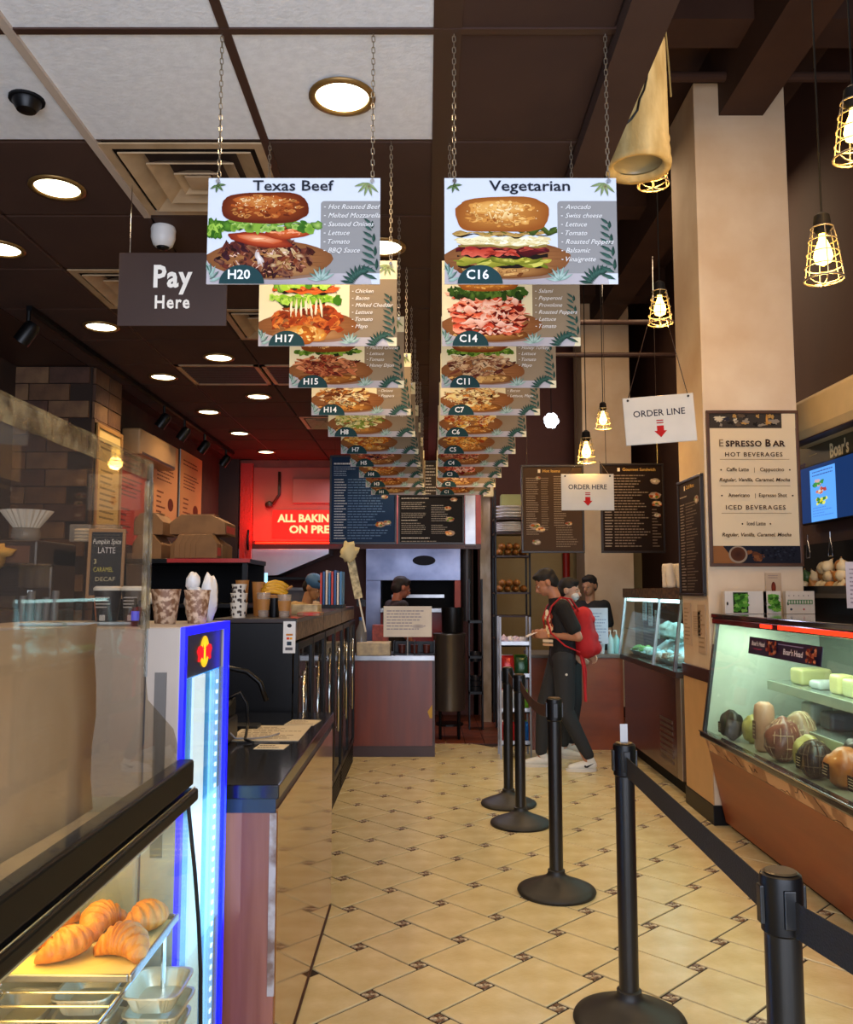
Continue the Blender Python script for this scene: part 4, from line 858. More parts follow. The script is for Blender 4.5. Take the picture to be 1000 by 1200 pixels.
# glass door coolers
def gcooler(y0, y1, label, first=False):
    t = thing('glass_door_cooler', label, 'refrigerator', (-.68, y0, 0), group='row of black glass door coolers'); w = y1-y0
    MB().box(-.42, -.02, 0, .03, .05, 1.40).build('side_panel', M_black, t, bevel=.003); MB().box(-.42, -.02, w-.03, w, .05, 1.40).build('side_panel', M_black, t)
    MB().box(-.42, -.40, .03, w-.03, .05, 1.40).build('rear_panel', M_blackm, t); MB().box(-.40, -.02, .03, w-.03, .05, .2).build('floor_panel', M_black, t)
    MB().box(-.43, .0, -.004, w, 1.40, 1.425).build('top', mat('dark_brown_top', '2A1C18', .3), t, bevel=.003)
    MB().box(-.02, .0, .0, w, 1.31, 1.40).build('header_band', mat('mottled_beige_stone', '8A7258', .4, col2='4A3A2C', scale=22, contrast=(.4, .62)), t)
    MB().box(-.02, .0, .0, w, .0, .17).build('kick_grille', M_blackm, t)
    for k in range(5): MB().box(0, .004, .05, w-.05, .03+k*.025, .04+k*.025).build('grille_slat', M_black, t)
    nd = 2; dw = w/nd
    for d_ in range(nd):
        a = d_*dw+.01; b = (d_+1)*dw-.01; dd = MB()
        for q_ in ((a, a+.045, .18, 1.30), (b-.045, b, .18, 1.30)): dd.box(-.015, .012, *q_)
        dd.box(-.015, .012, a+.045, b-.045, .18, .22).box(-.015, .012, a+.045, b-.045, 1.26, 1.30)
        do = dd.build('door', M_black, t, bevel=.002, seg=1)
        MB().box(-.002, .002, a+.045, b-.045, .22, 1.26).build('pane', GLd, do)
        MB().cyl((.035, a+.03, .55), (.035, a+.03, 1.15), .008, n=8).cyl((.01, a+.03, .58), (.035, a+.03, .58), .005, n=6).cyl((.01, a+.03, 1.12), (.035, a+.03, 1.12), .005, n=6).build('handle', M_chrome, do, smooth=True)
    for z in (.5, .78, 1.04): MB().box(-.39, -.05, .03, w-.03, z, z+.012).build('shelf', M_steel, t)
    return t
gcooler(4.5, 5.68, 'nearest black glass door cooler with a payment sticker on its side')
gcooler(5.70, 6.88, 'middle black glass door cooler of the row'); gcooler(6.90, 8.05, 'farthest black glass door cooler beside the brown serving counter')
bcols = ['A03020', '2A5A8A', 'D0C8C0', 'C88A2A', '3A7A3A', '6A3A6A']
bcol = [mat('bottle_'+c_, c_, .2) for c_ in bcols]
bb = [MB().lathe([(.028, 0), (.03, .01), (.03, .12), (.012, .16), (.012, .19)], n=12).mesh('drink_bottle', m) for m in bcol]
for b_ in bb: b_.shade_smooth()
for ci, cy in enumerate((4.6, 5.8, 7.0)):
    for zi, z in enumerate((.512, .792, 1.052)):
        for k in range(9):
            o = inst(bb[(k//2+zi+ci) % 6], 'drink_bottle', None, (-.77, cy+k*.118, z)); tag(o, '%s bottle, %s along the %s shelf of the %s glass door cooler' % (['red', 'blue', 'white', 'amber', 'green', 'purple'][(k//2+zi+ci) % 6], ['first', 'second', 'third', 'fourth', 'fifth', 'sixth', 'seventh', 'eighth', 'last'][k], ['lowest', 'middle', 'top'][zi], ['nearest', 'middle', 'farthest'][ci]), 'bottle', 'bottles in the %s black cooler' % ['nearest', 'middle', 'farthest'][ci])
st = thing('payment_sticker', 'narrow white payment card sticker on the side of the nearest black cooler', 'sticker', (-.748, 4.492, 1.245)); MB().box(0, .064, 0, .002, 0, .165).build('backing', M_edge, st)
P = Print(2); P.z = .0002; P.blob(.032, .142, .012, .01, '2A2A30'); P.rect(.015, .05, .09, .10, 'B8783A'); P.rect(.018, .032, .07, .082, 'D04020'); P.rect(.034, .048, .07, .082, 'E0A030'); P.rect(.02, .044, .04, .06, '2A3A4A'); P.rect(.012, .05, .015, .03, '5A5A60'); P.build('printed_face', st)
# things on top of the coolers
TZ = 1.425
M_skull = mat('motif_black', '3A302C', .5)
cup('patterned_cup', 'white cup with dark motifs, bottom of the stack of three on the black cooler', -1.01, 4.62, TZ, .075, .036, .046, M_wcup, dots=M_skull)
cup('patterned_cup', 'white cup with dark motifs, middle of the stack of three', -1.01, 4.62, TZ+.072, .055, .034, .045, M_wcup, dots=M_skull)
cup('patterned_cup', 'small white cup on top of the stack of three patterned cups', -1.01, 4.62, TZ+.125, .05, .028, .04, M_wcup, dots=M_skull)
M_kr = mat('kraft_brown', 'A8743A', .6)
for k, (x, y, h, m_, lb) in enumerate(((-1.065, 4.95, .20, M_kr, 'tall kraft bottle shape at the left behind the patterned cups'), (-.97, 4.95, .19, M_kr, 'tall kraft bottle shape right behind the patterned cups'), (-.885, 4.66, .13, M_clear, 'stack of clear plastic cups next to the patterned ones'), (-.835, 4.7, .10, M_black, 'short black cup between two clear cups'), (-.765, 4.62, .12, M_clear, 'clear plastic cup with white label beside the payment sticker'))):
    cup('drink_cup', lb, x, y, TZ, h, .026, .038, m_, sleeve=M_kr if m_ is M_clear else None)
MBn = mat('banana_yellow', 'D8A820', .45, col2='B0801A', scale=10)
bn = thing('banana_bunch', 'bunch of yellow bananas lying on the cups behind the patterned cups', 'bananas', (-.87, 4.9, TZ+.12))
for k in range(4): MB().tube([(-.075+.037*j, -.02+.02*k, .02+.018*k-.008*(j-2)**2) for j in range(5)], .013, 8).build('banana', MBn, bn, smooth=True)
MB().cyl((.07, 0, .03), (.10, .01, .05), .007, n=6).build('stem', M_kr, bn)
MB().box(-.09, .08, -.05, .09, -.12, .0).build('crate', M_kr, bn, bevel=.004)
for k, (x, y, w_, h_, c_, lb) in enumerate(((-.82, 5.2, .16, .06, 'C8B890', 'cream snack box on the black cooler in front of the capped worker'), (-.74, 4.9, .13, .02, 'B8281E', 'flat red packet on the black cooler top'))):
    tag(MB().box(0, w_, 0, .2, 0, h_).build('snack_box', mat('box_'+c_, c_, .5, col2='8A7A5A', scale=20), None, (x, y, TZ), bevel=.004), lb, 'box')
mg = thing('magazine_rack', 'rack of red and blue packets on the cooler right of the capped worker', 'rack', (-.815, 7.0, TZ))
MB().box(-.06, .13, 0, .3, 0, .03).build('base', M_black, mg)
for k in range(8): MB().box(-.055+k*.023, -.04+k*.023, .0, .25, .03, .29+.01*(k % 3)).build('packet', mat('packet%d' % (k % 4), ['C83828', '2A58A0', 'D8D0C8', '3A7AB8'][k % 4], .4), mg)
tc = thing('tall_cone_sign', 'tall leaning cream banner stand with crumpled top at the end of the cooler row', 'banner', (-.60, 7.55, TZ), rot=(0, R(-12), 0))
MB().box(-.035, .035, -.01, .01, .0, .36).build('panel', mat('cream_banner', 'D8CCA0', .5, col2='8A8060', scale=30), tc); MB().ell((0, 0, .42), (.075, .05, .085), 14, 9, wob=.7).build('crumpled_top', mat('cream_cloth', 'DCCFA0', .7), tc, smooth=True); MB().cyl((0, 0, -.3), (0, 0, .02), .008, n=8).build('pole', M_wcup, tc)
tc.location = (-.60, 7.6, 1.50); 
tag(MB().box(-.04, .04, -.04, .04, 0, .06).box(-.012, .012, -.012, .012, .06, .12).build('stand_foot', M_black, None, (-.60, 7.9, TZ)), 'black foot block at the end of the cooler row', 'stand')

# ================================================================ LEFT WALL FURNITURE
bc = thing('back_counter', 'long dark back counter along the left wall', 'counter', (-2.48, 3.0, 0))
MB().box(0, .53, 3.5, 5.9, 0, 1.38).box(.0, 1.14, .02, 1.3, 0, 1.38).build('body', M_blackm, bc); MB().box(0, .53, 3.5, 5.9, 1.38, 1.42).box(0, 1.16, .0, 1.3, 1.38, 1.42).build('top', M_brown, bc, bevel=.004)
for k in range(2): MB().box(.53, .545, 3.6+k*1.1, 4.6+k*1.1, .1, 1.3).build('door', M_black, bc, bevel=.004)
br = thing('coffee_brewer', 'dark coffee brewer with control panel seen through the plexiglass', 'coffee machine', (-1.86, 3.5, 1.42))
br.location = (-1.95, 3.6, 1.42)
MB().box(-.2, .33, -.05, .35, 0, .07).box(-.2, .33, .1, .35, .07, .34).box(-.2, .33, -.05, .35, .25, .36).build('body', mat('brewer_dark', '3A2E28', .3), br, bevel=.01)
MB().box(-.15, .05, -.056, -.05, .27, .34).build('control_panel', mat('panel_grey', '5A4A44', .3), br); MB().box(.12, .30, -.056, -.05, .265, .335).build('control_panel', mat('panel_brown', '6A4A3A', .3), br)
for k in range(4): MB().box(.30+.012*(k % 2), .308+.012*(k % 2), -.058, -.056, .12+.02*(k//2), .13+.02*(k//2)).build('indicator', mat('indicator', 'C8E0FF', .3, emit=2), br)
cf = thing('filter_basket', 'white fluted paper filters stacked on a glass bowl on the brewer', 'filters', (-1.74, 3.7, 1.78))
m = MB(); n = 48
m.rings([[(r_*(1+(.05 if k % 2 else -.03)*(z > .0))*cos(2*pi*k/n), r_*(1+(.05 if k % 2 else -.03))*sin(2*pi*k/n), z) for k in range(n)] for r_, z in ((.05, .06), (.105, .135), (.1, .135), (.045, .065))])
m.build('paper_filters', M_wcup, cf); MB().lathe([(.045, 0), (.062, .02), (.055, .06), (.05, .06), (.056, .022), (.04, .006)], n=24, cap=False).build('glass_bowl', M_clear, cf, smooth=True)
for k in range(2):
    t = thing('clear_box', ['clear plastic box of white lids on the brewer', 'second clear plastic box of lids, the one touching the chalkboard'][k], 'box', (-1.50+.11*k, 3.72, 1.78)); MB().box(-.045, .045, -.04, .05, 0, .075).build('box', M_clear, t, bevel=.004)
    for j in range(4): MB().lathe([(.035, 0), (.037, .006), (.03, .012)], (0, 0, .004+.014*j), n=16).build('lid', M_wcup, t)
tw = MB().ell((0, 0, 0), (.12, .06, .04), 18, 10, wob=.4).ell((.06, 0, -.02), (.03, .05, .05), 12, 8, wob=.3).build('folded_towel', mat('yellow_towel', 'B08A3E', .8, bump=.5), None, (-1.72, 3.45, 1.85-.03), smooth=True); tag(tw, 'folded ochre towel at the left photo edge behind the plexiglass', 'towel')
tw.location = (-1.84, 3.6, 1.815)
tw.location = (-1.83, 3.52, 1.725)
o = thing('cup_tower', 'row of stacked grey lids behind the plexiglass low on the brewer base', 'lids', (-1.32, 3.1, 1.42))
o.location = (-1.45, 3.2, 1.42)
for k in range(5): MB().cyl((.03*k-.06, 0, 0), (.03*k-.06+.006, 0, .13+.02*sin(k*2)), .014, n=12).build('stack', mat('grey_lids', '6E6E70', .4), o, smooth=True, angle=40)
MB().box(-.12, .12, -.1, .1, -.02, 0).build('tray', M_black, o)
cb = thing('chalkboard', 'small framed chalkboard lettered Pumpkin Spice Latte behind the plexiglass', 'chalkboard', (-1.44, 3.62, 1.535), rot=(R(-6), 0, R(10)))
MB().box(0, .15, 0, .012, 0, .30).build('slate', mat('slate_black', '14161C', .6), cb)
for a in ((0, .15, 0, .014), (0, .15, .286, .30), (0, .012, .014, .286), (.138, .15, .014, .286)): MB().box(a[0], a[1], -.006, .014, a[2], a[3]).build('frame', mat('gold_wood', '9A7038', .4), cb)
P = Print(4); P.text('Pumpkin Spice', .075, .235, .022, 'E0E0E0', 'c', shear=.2, fit=.115); P.text('LATTE', .075, .195, .026, 'D8D8E0', 'c', fit=.07); P.text('3', .03, .15, .02, 'D8D0A0', 'c'); P.text('CARAMEL', .065, .115, .02, 'C8C060', 'c', fit=.08); P.text('DECAF', .075, .075, .018, 'C8C0A0', 'c', fit=.08); P.build('lettering', cb)
MB().box(.03, .12, .0, .1, -.115, .0).build('block', M_blackm, cb)
# posters on left wall
def wall_poster(label, y, z, w, h, bg, tone, seed):
    t = thing('wall_poster', label, 'poster', (-2.488, y, z), 90); MB().box(0, w, 0, .01, 0, h).build('panel', M_edge, t)
    P = Print(seed); P.z = .0003; P.rect(0, w, 0, h, bg); P.lines(w*.12, w*.88, h*.80, h*.9, 2, tone, jag=.2); P.lines(w*.15, w*.85, h*.5, h*.72, 5, tone, jag=.3); P.lines(w*.15, w*.5, h*.1, h*.4, 5, tone); P.blob(w*.72, h*.25, w*.12, h*.08, tone); P.build('printed_face', t); return t
wall_poster('orange lit poster on left wall right behind the plexiglass edge', 7.7, 2.2, .76, .78, 'D89868', '6A3020', 1)
wall_poster('orange lit poster on left wall, the one farther toward the red door frame', 8.55, 2.22, .82, .78, 'D0905E', '6A3020', 2)
wall_poster('poster with red panel on left wall seen through the plexiglass', 6.78, 1.95, .75, .78, 'B84030', '5A1A14', 3)
cpst = thing('framed_certificate', 'gold framed cream certificate hanging on the side of the brick pillar', 'certificate', (-2.325, 5.93, 1.95), 90)
MB().box(0, .5, 0, .012, 0, .80).build('backing', M_edge, cpst)
for a in ((0, .5, 0, .03), (0, .5, .77, .80), (0, .03, .03, .77), (.47, .5, .03, .77)): MB().box(a[0], a[1], -.012, .014, a[2], a[3]).build('frame', mat('gold_wood', '9A7038'), cpst)
P = Print(9); P.z = .0004; P.rect(.03, .47, .03, .77, 'C8AE72'); P.lines(.09, .42, .62, .7, 2, '4A3A20', jag=.1); P.lines(.1, .4, .12, .5, 9, '7A6A40', jag=.3); P.build('printed_face', cpst)
au = thing('wall_unit', 'beige box shaped air unit on the left wall above the posters', 'air conditioner', (-2.5, 6.9, 2.68))
MB().box(0, .16, 0, 1.0, 0, .22).build('casing', mat('warm_beige_plastic', 'B08A5E', .5), au, bevel=.02, seg=3); MB().box(.03, .162, .05, .95, .01, .03).build('outlet', M_brown, au)
def track_spot(label, x, y, z, aim=0):
    t = thing('track_spotlight', label, 'spotlight', (x, y, z), aim, group='black track spotlights on the left')
    MB().cyl((0, 0, 0), (0, 0, .12), .012, n=8).build('stem', M_black, t); MB().lathe([(.03, .06), (.045, .03), (.045, -.07), (.04, -.07), (.036, -.02)], m=M.Rotation(R(35), 4, 'Y'), n=16, cap=False).build('head', M_black, t, smooth=True, angle=40)
    MB().lathe([(.036, -.055), (.001, -.055)], m=M.Rotation(R(35), 4, 'Y'), n=16, cap=False).build('reflector', mat('cool_glint', 'D8E0E8', .2, .8), t); return t
tk = thing('light_track', 'thin black lighting track under the ceiling along the left wall', 'light track', (-2.2, 4.6, 3.11)); MB().box(-.015, .015, 0, 5.0, 0, .03).build('track', M_black, tk)
for k, (y, lb) in enumerate(((4.55, 'black track spotlight at the left photo edge'), (7.0, 'black track spotlight above the beige wall unit'), (7.6, 'black track spotlight with a white glint, second after the wall unit'), (8.3, 'black track spotlight above the second orange poster'), (9.2, 'farthest black track spotlight by the dark wall'))):
    track_spot(lb, -2.2, y+.05, 2.99)
# rack with cardboard boxes
rk = thing('black_rack', 'black shelving unit under the cardboard boxes', 'shelf', (-1.93, 5.38, 0))
for z in (1.2, 1.46, 1.74): MB().box(0, .81, 0, .58, z, z+.03).build('shelf', M_black, rk, bevel=.003)
for x in (0, .77):
    for y in (0, .55): MB().box(x, x+.03, y, y+.03, 0, 1.74).build('post', M_black, rk)
MB().box(.0, .8, .54, .57, 1.2, 1.74).build('rear_panel', M_blackm, rk); MB().box(.3, .82, -.02, .0, 1.745, 1.77).build('red_edge', mat('red_strip', 'A8241E', .4), rk)
M_cdb = mat('cardboard', '8A6238', .7, col2='74502C', scale=6)
def gable(label, x, y, z, w, d, h, red=False):
    t = thing('cardboard_box', label, 'box', (x, y, z), group='cardboard gable boxes on the black rack')
    MB().prism([(0, 0), (w, 0), (w, h*.6), (w*.72, h), (w*.2, h), (0, h*.6)], 'y', 0, d).build('body', M_cdb, t, bevel=.003)
    MB().box(w*.2, w*.74, d*.3, d*.7, h, h+.01).build('handle_flap', M_cdb, t)
    if red: MB().box(w, w+.002, d*.1, d*.9, h*.1, h*.45).build('printed_patch', mat('red_print', 'C03A20', .5), t)
    return t
gable('long cardboard box on top at the right of the rack', -1.66, 5.5, 1.93, .36, .3, .13, True); gable('cardboard box on top at the left of the rack', -1.90, 5.52, 1.93, .19, .28, .14)
for k in range(5): gable(['first', 'second', 'third', 'fourth', 'fifth'][k]+' folded cardboard box from the left in the lower row of five', -1.60+k*.036, 5.40-.006*k, 1.773, .135, .095+.004*k, .15, True)
gable('wide cardboard box under the long one', -1.66, 5.52, 1.773, .34, .28, .155); gable('cardboard box in the lower row at the left', -1.90, 5.5, 1.773, .19, .28, .155)
for k in range(2): tag(MB().ell((0, 0, .03), (.06, .05, .035), 14, 8, wob=.3).build('wrapped_parcel', M_wcup, None, (-1.80+.09*k, 5.35, 1.49+.0), smooth=True), ['white wrapped parcel on the middle shelf at the left', 'white wrapped parcel on the middle shelf, right one'][k], 'parcel')
# ================================================================ REAR KITCHEN
MRed = mat('red_plaster', 'A04A38', .6, col2='8A3A2C')
uw = MB().box(-2.5, .66, 10.3, 10.38, 2.13, CH).build('wall_kitchen', MRed); tag(uw, kind='structure')
MB().box(-2.10, -1.05, 10.27, 10.30, 2.16, 3.06).build('wall_panel', mat('red_panel', 'A85040', .5), uw, bevel=.006)
MB().box(-1.62, -1.05, 10.245, 10.27, 2.62, 2.92).build('wall_panel', mat('red_panel2', 'A06050', .5), uw, bevel=.006)
MB().tube([(-1.78, 10.24, 3.0), (-1.78, 10.24, 2.72), (-1.86, 10.24, 2.60)], .018, 8).build('conduit', M_brown, uw, smooth=True)
MB().ell((-1.9, 10.24, 2.60), (.05, .03, .045), 12, 8).build('conduit_box', M_brown, uw)
sg2 = thing('baking_sign', 'red lit wall sign with cream letters reading ALL BAKING', 'sign', (-1.86, 10.26, 2.2))
MB().box(0, 1.2, 0, .01, 0, .34).build('panel', mat('sign_red', 'C02A18', .4, emit=.12, ecol='E01808'), sg2)
P = Print(1, .0006); P.text('ALL BAKING DONE', .62, .195, .09, 'F8E8A0', 'c', bold=.04, fit=1.12); P.text('ON PREMISES', .62, .06, .09, 'F8E8A0', 'c', bold=.04, fit=.83); P.build('lettering', sg2, print_mat('print_glow', emit=.9))
nt_ = thing('added_glow_tube', 'added red tube glowing below the baking sign', 'lamp', (-1.35, 10.22, 2.14)); MB().cyl((-.7, 0, 0), (.3, 0, 0), .012, n=8).build('tube', mat('added_red_tube', 'FF1A08', .4, emit=5), nt_)  # tube added as a source for the red glow on wall and ceiling
light('AREA', 'red_glow', (-.2, -.12, .02), 6, 'FF1A0A', 1.0, .1, rot=(R(165), 0, 0), parent=nt_)
light('POINT', 'red_glow', (-.45, -.12, .10), 1.6, 'FF1C0C', .08, parent=nt_)
rd = thing('red_door_post', 'red lit vertical post left of the baking sign', 'post', (-2.17, 10.2, 0)); MB().box(-.07, .07, 0, .06, 0, 3.1).build('post', mat('red_gloss', 'C82A1A', .35, bump=.5, bscale=40), rd); MB().tube([(.04, -.03, 2.05), (.04, -.05, 2.12), (.04, -.05, 2.22), (.04, -.03, 2.29)], .014, 8).build('handle', M_black, rd, smooth=True)
tag(MB().box(-2.5, -2.26, 10.2, 10.24, 0, CH).build('trim_12', mat('dark_boards', '2A1A12', .6)), kind='structure')
light('POINT', 'red_fill_light', (-1.95, 9.9, 2.35), 2.2, 'FF1408', .08)  # unseen red fill light added in front of the red post
# serving counter
sc_ = thing('serving_counter', 'red brown laminate serving counter at the end of the aisle', 'counter', (-.70, 8.27, 0))
MB().box(0, .77, 0, .55, .0, .90).build('body', M_wood, sc_, bevel=.003); MB().box(-.01, .78, -.02, .57, .90, .95).build('steel_top', M_steel, sc_, bevel=.004)
MB().box(.755, .78, -.005, .55, .0, .9).build('edge_trim', M_brown, sc_)
MB().prism([(.71, .42), (.765, .50), (.765, .36), (.73, .36)], 'y', -.003, 0).build('torn_patch', mat('bare_board', 'C89A40', .7), sc_)
MB().box(0, .77, -.006, 0, 0, .10).build('base_board', M_brown, sc_)
def bx_(name, label, cat, loc, sz, m, bev=.004, **k):
    o = MB().box(-sz[0]/2, sz[0]/2, -sz[1]/2, sz[1]/2, 0, sz[2]).build(name, m, None, loc, bevel=bev); return tag(o, label, cat)
bx_('food_tray', 'cream lidded food tray at the left of the serving counter', 'tray', (-.51, 8.42, .95), (.32, .3, .12), mat('cream_tray', 'C8B894', .5, col2='A89A84', scale=20))
ct = thing('cutlery_tray', 'black divided tray under the taped paper on the serving counter', 'tray', (-.12, 8.42, .95))
MB().box(-.2, .2, -.12, .12, 0, .012).box(-.2, .2, .11, .12, 0, .12).build('tray', M_black, ct); 
for x in (-.2, 0, .19): MB().box(x, x+.01, -.12, .12, 0, .13).build('divider', M_black, ct)
for k in range(3): MB().lathe([(.03, 0), (.036, .08)], (-.12+.12*k, 0, .014), n=14).build('cup', mat('dark_red_cup', '5A2A22', .4), ct, smooth=True, angle=40)
pp = thing('paper_notice', 'white handwritten sheet standing on the serving counter', 'notice', (-.41, 8.2, 1.13)); MB().box(0, .46, 0, .004, 0, .29).build('sheet', M_wcup, pp)
P = Print(8); P.z = .0004; P.lines(.03, .42, .06, .26, 7, '9A98A8', jag=.4); P.blob(.33, .10, .06, .02, 'A8A0A0', 'C8C4C4'); P.build('printed_face', pp); MB().box(.225, .235, .004, .010, -.178, .15).build('stand', MATS['plastic_stand'] if 'plastic_stand' in MATS else mat('plastic_stand', '8A8A8A', .5), pp)
bx_('red_carton', 'small red carton behind the paper on the serving counter', 'carton', (-.46, 8.6, .95), (.16, .1, .28), mat('red_carton', 'A04030', .5, col2='6A2A20', scale=18))
w_ = thing('blue_bottle_jug', 'pale blue bottle at the left end of the serving counter', 'bottle', (-.64, 8.45, .95)); MB().lathe([(.05, 0), (.055, .02), (.055, .22), (.025, .29), (.02, .33)], n=18).build('body', glass('blue_plastic', '6A9AC8', .1, .8), w_, smooth=True, angle=40); MB().lathe([(.024, .33), (.024, .36)], n=14).build('cap', mat('blue_cap', '2A5AA8', .4), w_)
# oven
ov = thing('pizza_oven', 'steel deck oven with dark opening and hood at the kitchen back', 'oven', (-.13, 10.2, 0))
MO = mat('blued_steel', '8A90A8', .35, .8, col2='6A7088', scale=3)
MB().box(-.60, .54, .1, .75, 1.69, 2.07).build('hood', MO, ov, bevel=.004); MB().box(-.60, -.42, .1, .75, .7, 1.69).build('side_cheek', MO, ov, bevel=.004); MB().box(.47, .54, .1, .75, .7, 1.69).build('side_cheek', MRed, ov)
MB().box(-.42, .47, .5, .55, 1.35, 1.69).build('oven_mouth', M_blackm, ov); MB().box(-.42, .47, .0, .6, 1.31, 1.36).build('steel_ledge', M_steel, ov, bevel=.004); MB().box(-.42, .47, .1, .15, .5, 1.31).build('lower_front', mat('red_enamel', '8A2420', .35), ov)
MB().box(-.30, .35, .44, .5, 1.48, 1.52).build('inner_shelf', M_steel, ov)
MB().lathe([(.12, 0), (.12, .01)], m=M.Translation((-.0+.10, .1, 1.93)) @ M.Scale(1.15, 4, V((1, 0, 0))) @ M.Scale(.5, 4, V((0, 0, 1))) @ M.Rotation(pi/2, 4, 'X'), n=28).build('dark_oval_vent', M_blackm, ov)
MB().cyl((.62, .2, 1.2), (.62, .2, 2.1), .07, n=16).build('flue', mat('dark_flue', '3A3634', .4, .5), ov, smooth=True, angle=40)
hd_ = thing('extractor_hood', 'slanted pale steel extractor hood left of the oven', 'hood', (-1.6, 10.3, 1.75))
MB().prism([(-.75, .32), (.42, .32), (.42, .26), (-.2, .0), (-.75, .0)], 'y', 0, .5).build('canopy', mat('bright_steel', 'C0CCD8', .3, .6), hd_, bevel=.004)
MB().box(-.75, .42, .02, .5, -.05, -.02).build('lower_lip', M_black, hd_)
bx_('white_kettle', 'white canister on a shelf left of the capped worker', 'canister', (-2.0, 9.2, 1.62), (.14, .14, .22), M_wcup, .03)
bx_('wall_screen', 'small bright blue screen left of the capped worker', 'screen', (-1.83, 9.3, 1.60), (.2, .04, .16), mat('cyan_screen', '9AD8FF', .3, emit=1.2))
ks = thing('kitchen_shelf', 'steel worktop behind the black coolers', 'worktop', (-2.3, 9.0, 0)); MB().box(0, 1.3, 0, .6, 1.57, 1.60).build('top', M_steel, ks); MB().box(.02, 1.28, .05, .58, 0, 1.57).build('cabinet', mat('steel_dull', '6A6A70', .4, .6), ks)
tr_ = thing('steel_drum', 'tall dull steel drum on short legs right of the serving counter', 'drum', (.245, 9.3, 0))
MB().lathe([(.165, .30), (.17, .32), (.17, 1.08), (.178, 1.09), (.178, 1.11), (.01, 1.115)], n=32).build('body', mat('dull_steel', '6E6860', .35, .8), tr_, smooth=True, angle=40)
for a in (45, 135, 225, 315): MB().cyl((.14*cos(R(a)), .14*sin(R(a)), 0), (.14*cos(R(a)), .14*sin(R(a)), .31), .015, n=8).build('leg', M_black, tr_)
MB().lathe([(.15, .14), (.15, .16)], n=24).build('lower_ring', M_black, tr_)
o = MB().lathe([(.11, 0), (.115, .01), (.12, .27), (.112, .27), (.10, .02)], n=28).build('stock_pot', M_black, None, (.28, 9.28, 1.117), smooth=True, angle=40); tag(o, 'black pot standing on the steel drum', 'pot')
sb = thing('dark_shelf_clutter', 'dark rack of hoses and pans between the drum and the cream post', 'rack', (.56, 9.9, 0))
for z in (.4, .8, 1.2): MB().box(-.08, .08, -.1, .1, z, z+.03).build('shelf', M_black, sb)
for x in (-.08, .07): MB().box(x, x+.015, -.1, .1, 0, 1.7).build('post', M_black, sb)
for k in range(5): MB().lathe([(.06, 0), (.07, .05), (.065, .05), (.055, .005)], (0, 0, .43+.06*k+(.15 if k > 2 else 0)), n=18).build('pan', mat('grey_pan', '4A4A4E', .3, .7), sb, smooth=True, angle=40)
# bread rack
bk = thing('bread_rack', 'tall dark rack of bread trays right of the cream post', 'shelf', (.80, 10.0, 0))
for x in (0, .40):
    for y in (0, .38): MB().box(x, x+.02, y, y+.02, 0, 2.75).build('post', M_black, bk)
M_loaf = mat('bread_crust', 'B87830', .5, col2='8A5018', scale=14)
levels = [(1.02, 0), (1.28, 0), (1.55, 6), (1.98, 6), (2.25, 0), (2.42, 0)]
loaf = MB().ell((0, 0, .04), (.045, .14, .045), 12, 8, wob=.15).mesh('bread_loaf', M_loaf); loaf.shade_smooth()
for z, nl in levels: MB().box(.0, .42, 0, .40, z-.02, z).build('shelf', M_brown, bk)
for z, nm in ((1.55, 'lower'), (1.98, 'upper')):
    for k in range(4):
        tag(inst(loaf, 'bread_loaf', None, (.87+k*.093, 10.18, z)), '%s brown loaf from the left on the %s bread shelf' % (['first', 'second', 'third', 'fourth'][k], nm), 'bread', 'loaves on the bread rack')
        tag(inst(loaf, 'bread_loaf', None, (.90+k*.085, 10.16, z+.068)), '%s loaf from the left piled on top on the %s bread shelf' % (['first', 'second', 'third', 'fourth'][k], nm), 'bread', 'loaves on the bread rack') if k < 3 else None
pm_ = MB().lathe([(.08, 0), (.17, .02), (.175, .03), (.16, .025), (.07, .008)], n=26).mesh('serving_plate', M_wcup); pm_.shade_smooth()
for k in range(5): tag(inst(pm_, 'serving_plate', None, (1.0, 10.18, 2.25+k*.024)), ['lowest', 'second', 'third', 'fourth', 'topmost'][k]+' pale plate of the stack high on the bread rack', 'plate', 'plates on the bread rack')
for k in range(4): tag(inst(pm_, 'serving_plate', None, (1.0, 10.18, 2.42+k*.04)), ['lowest', 'second', 'third', 'topmost'][k]+' plate on the top shelf of the bread rack', 'plate', 'plates on the bread rack')
bx_('cream_box', 'small cream box fixed at the top of the cream post', 'box', (.75, 10.3, 2.70), (.12, .14, .16), mat('cream_box', 'D8C088', .5))
bx_('green_carton', 'pale green carton on top of the bread rack', 'carton', (1.02, 10.2, 2.60-.02), (.26, .2, .13), mat('sage_carton', '9A9A5E', .6))
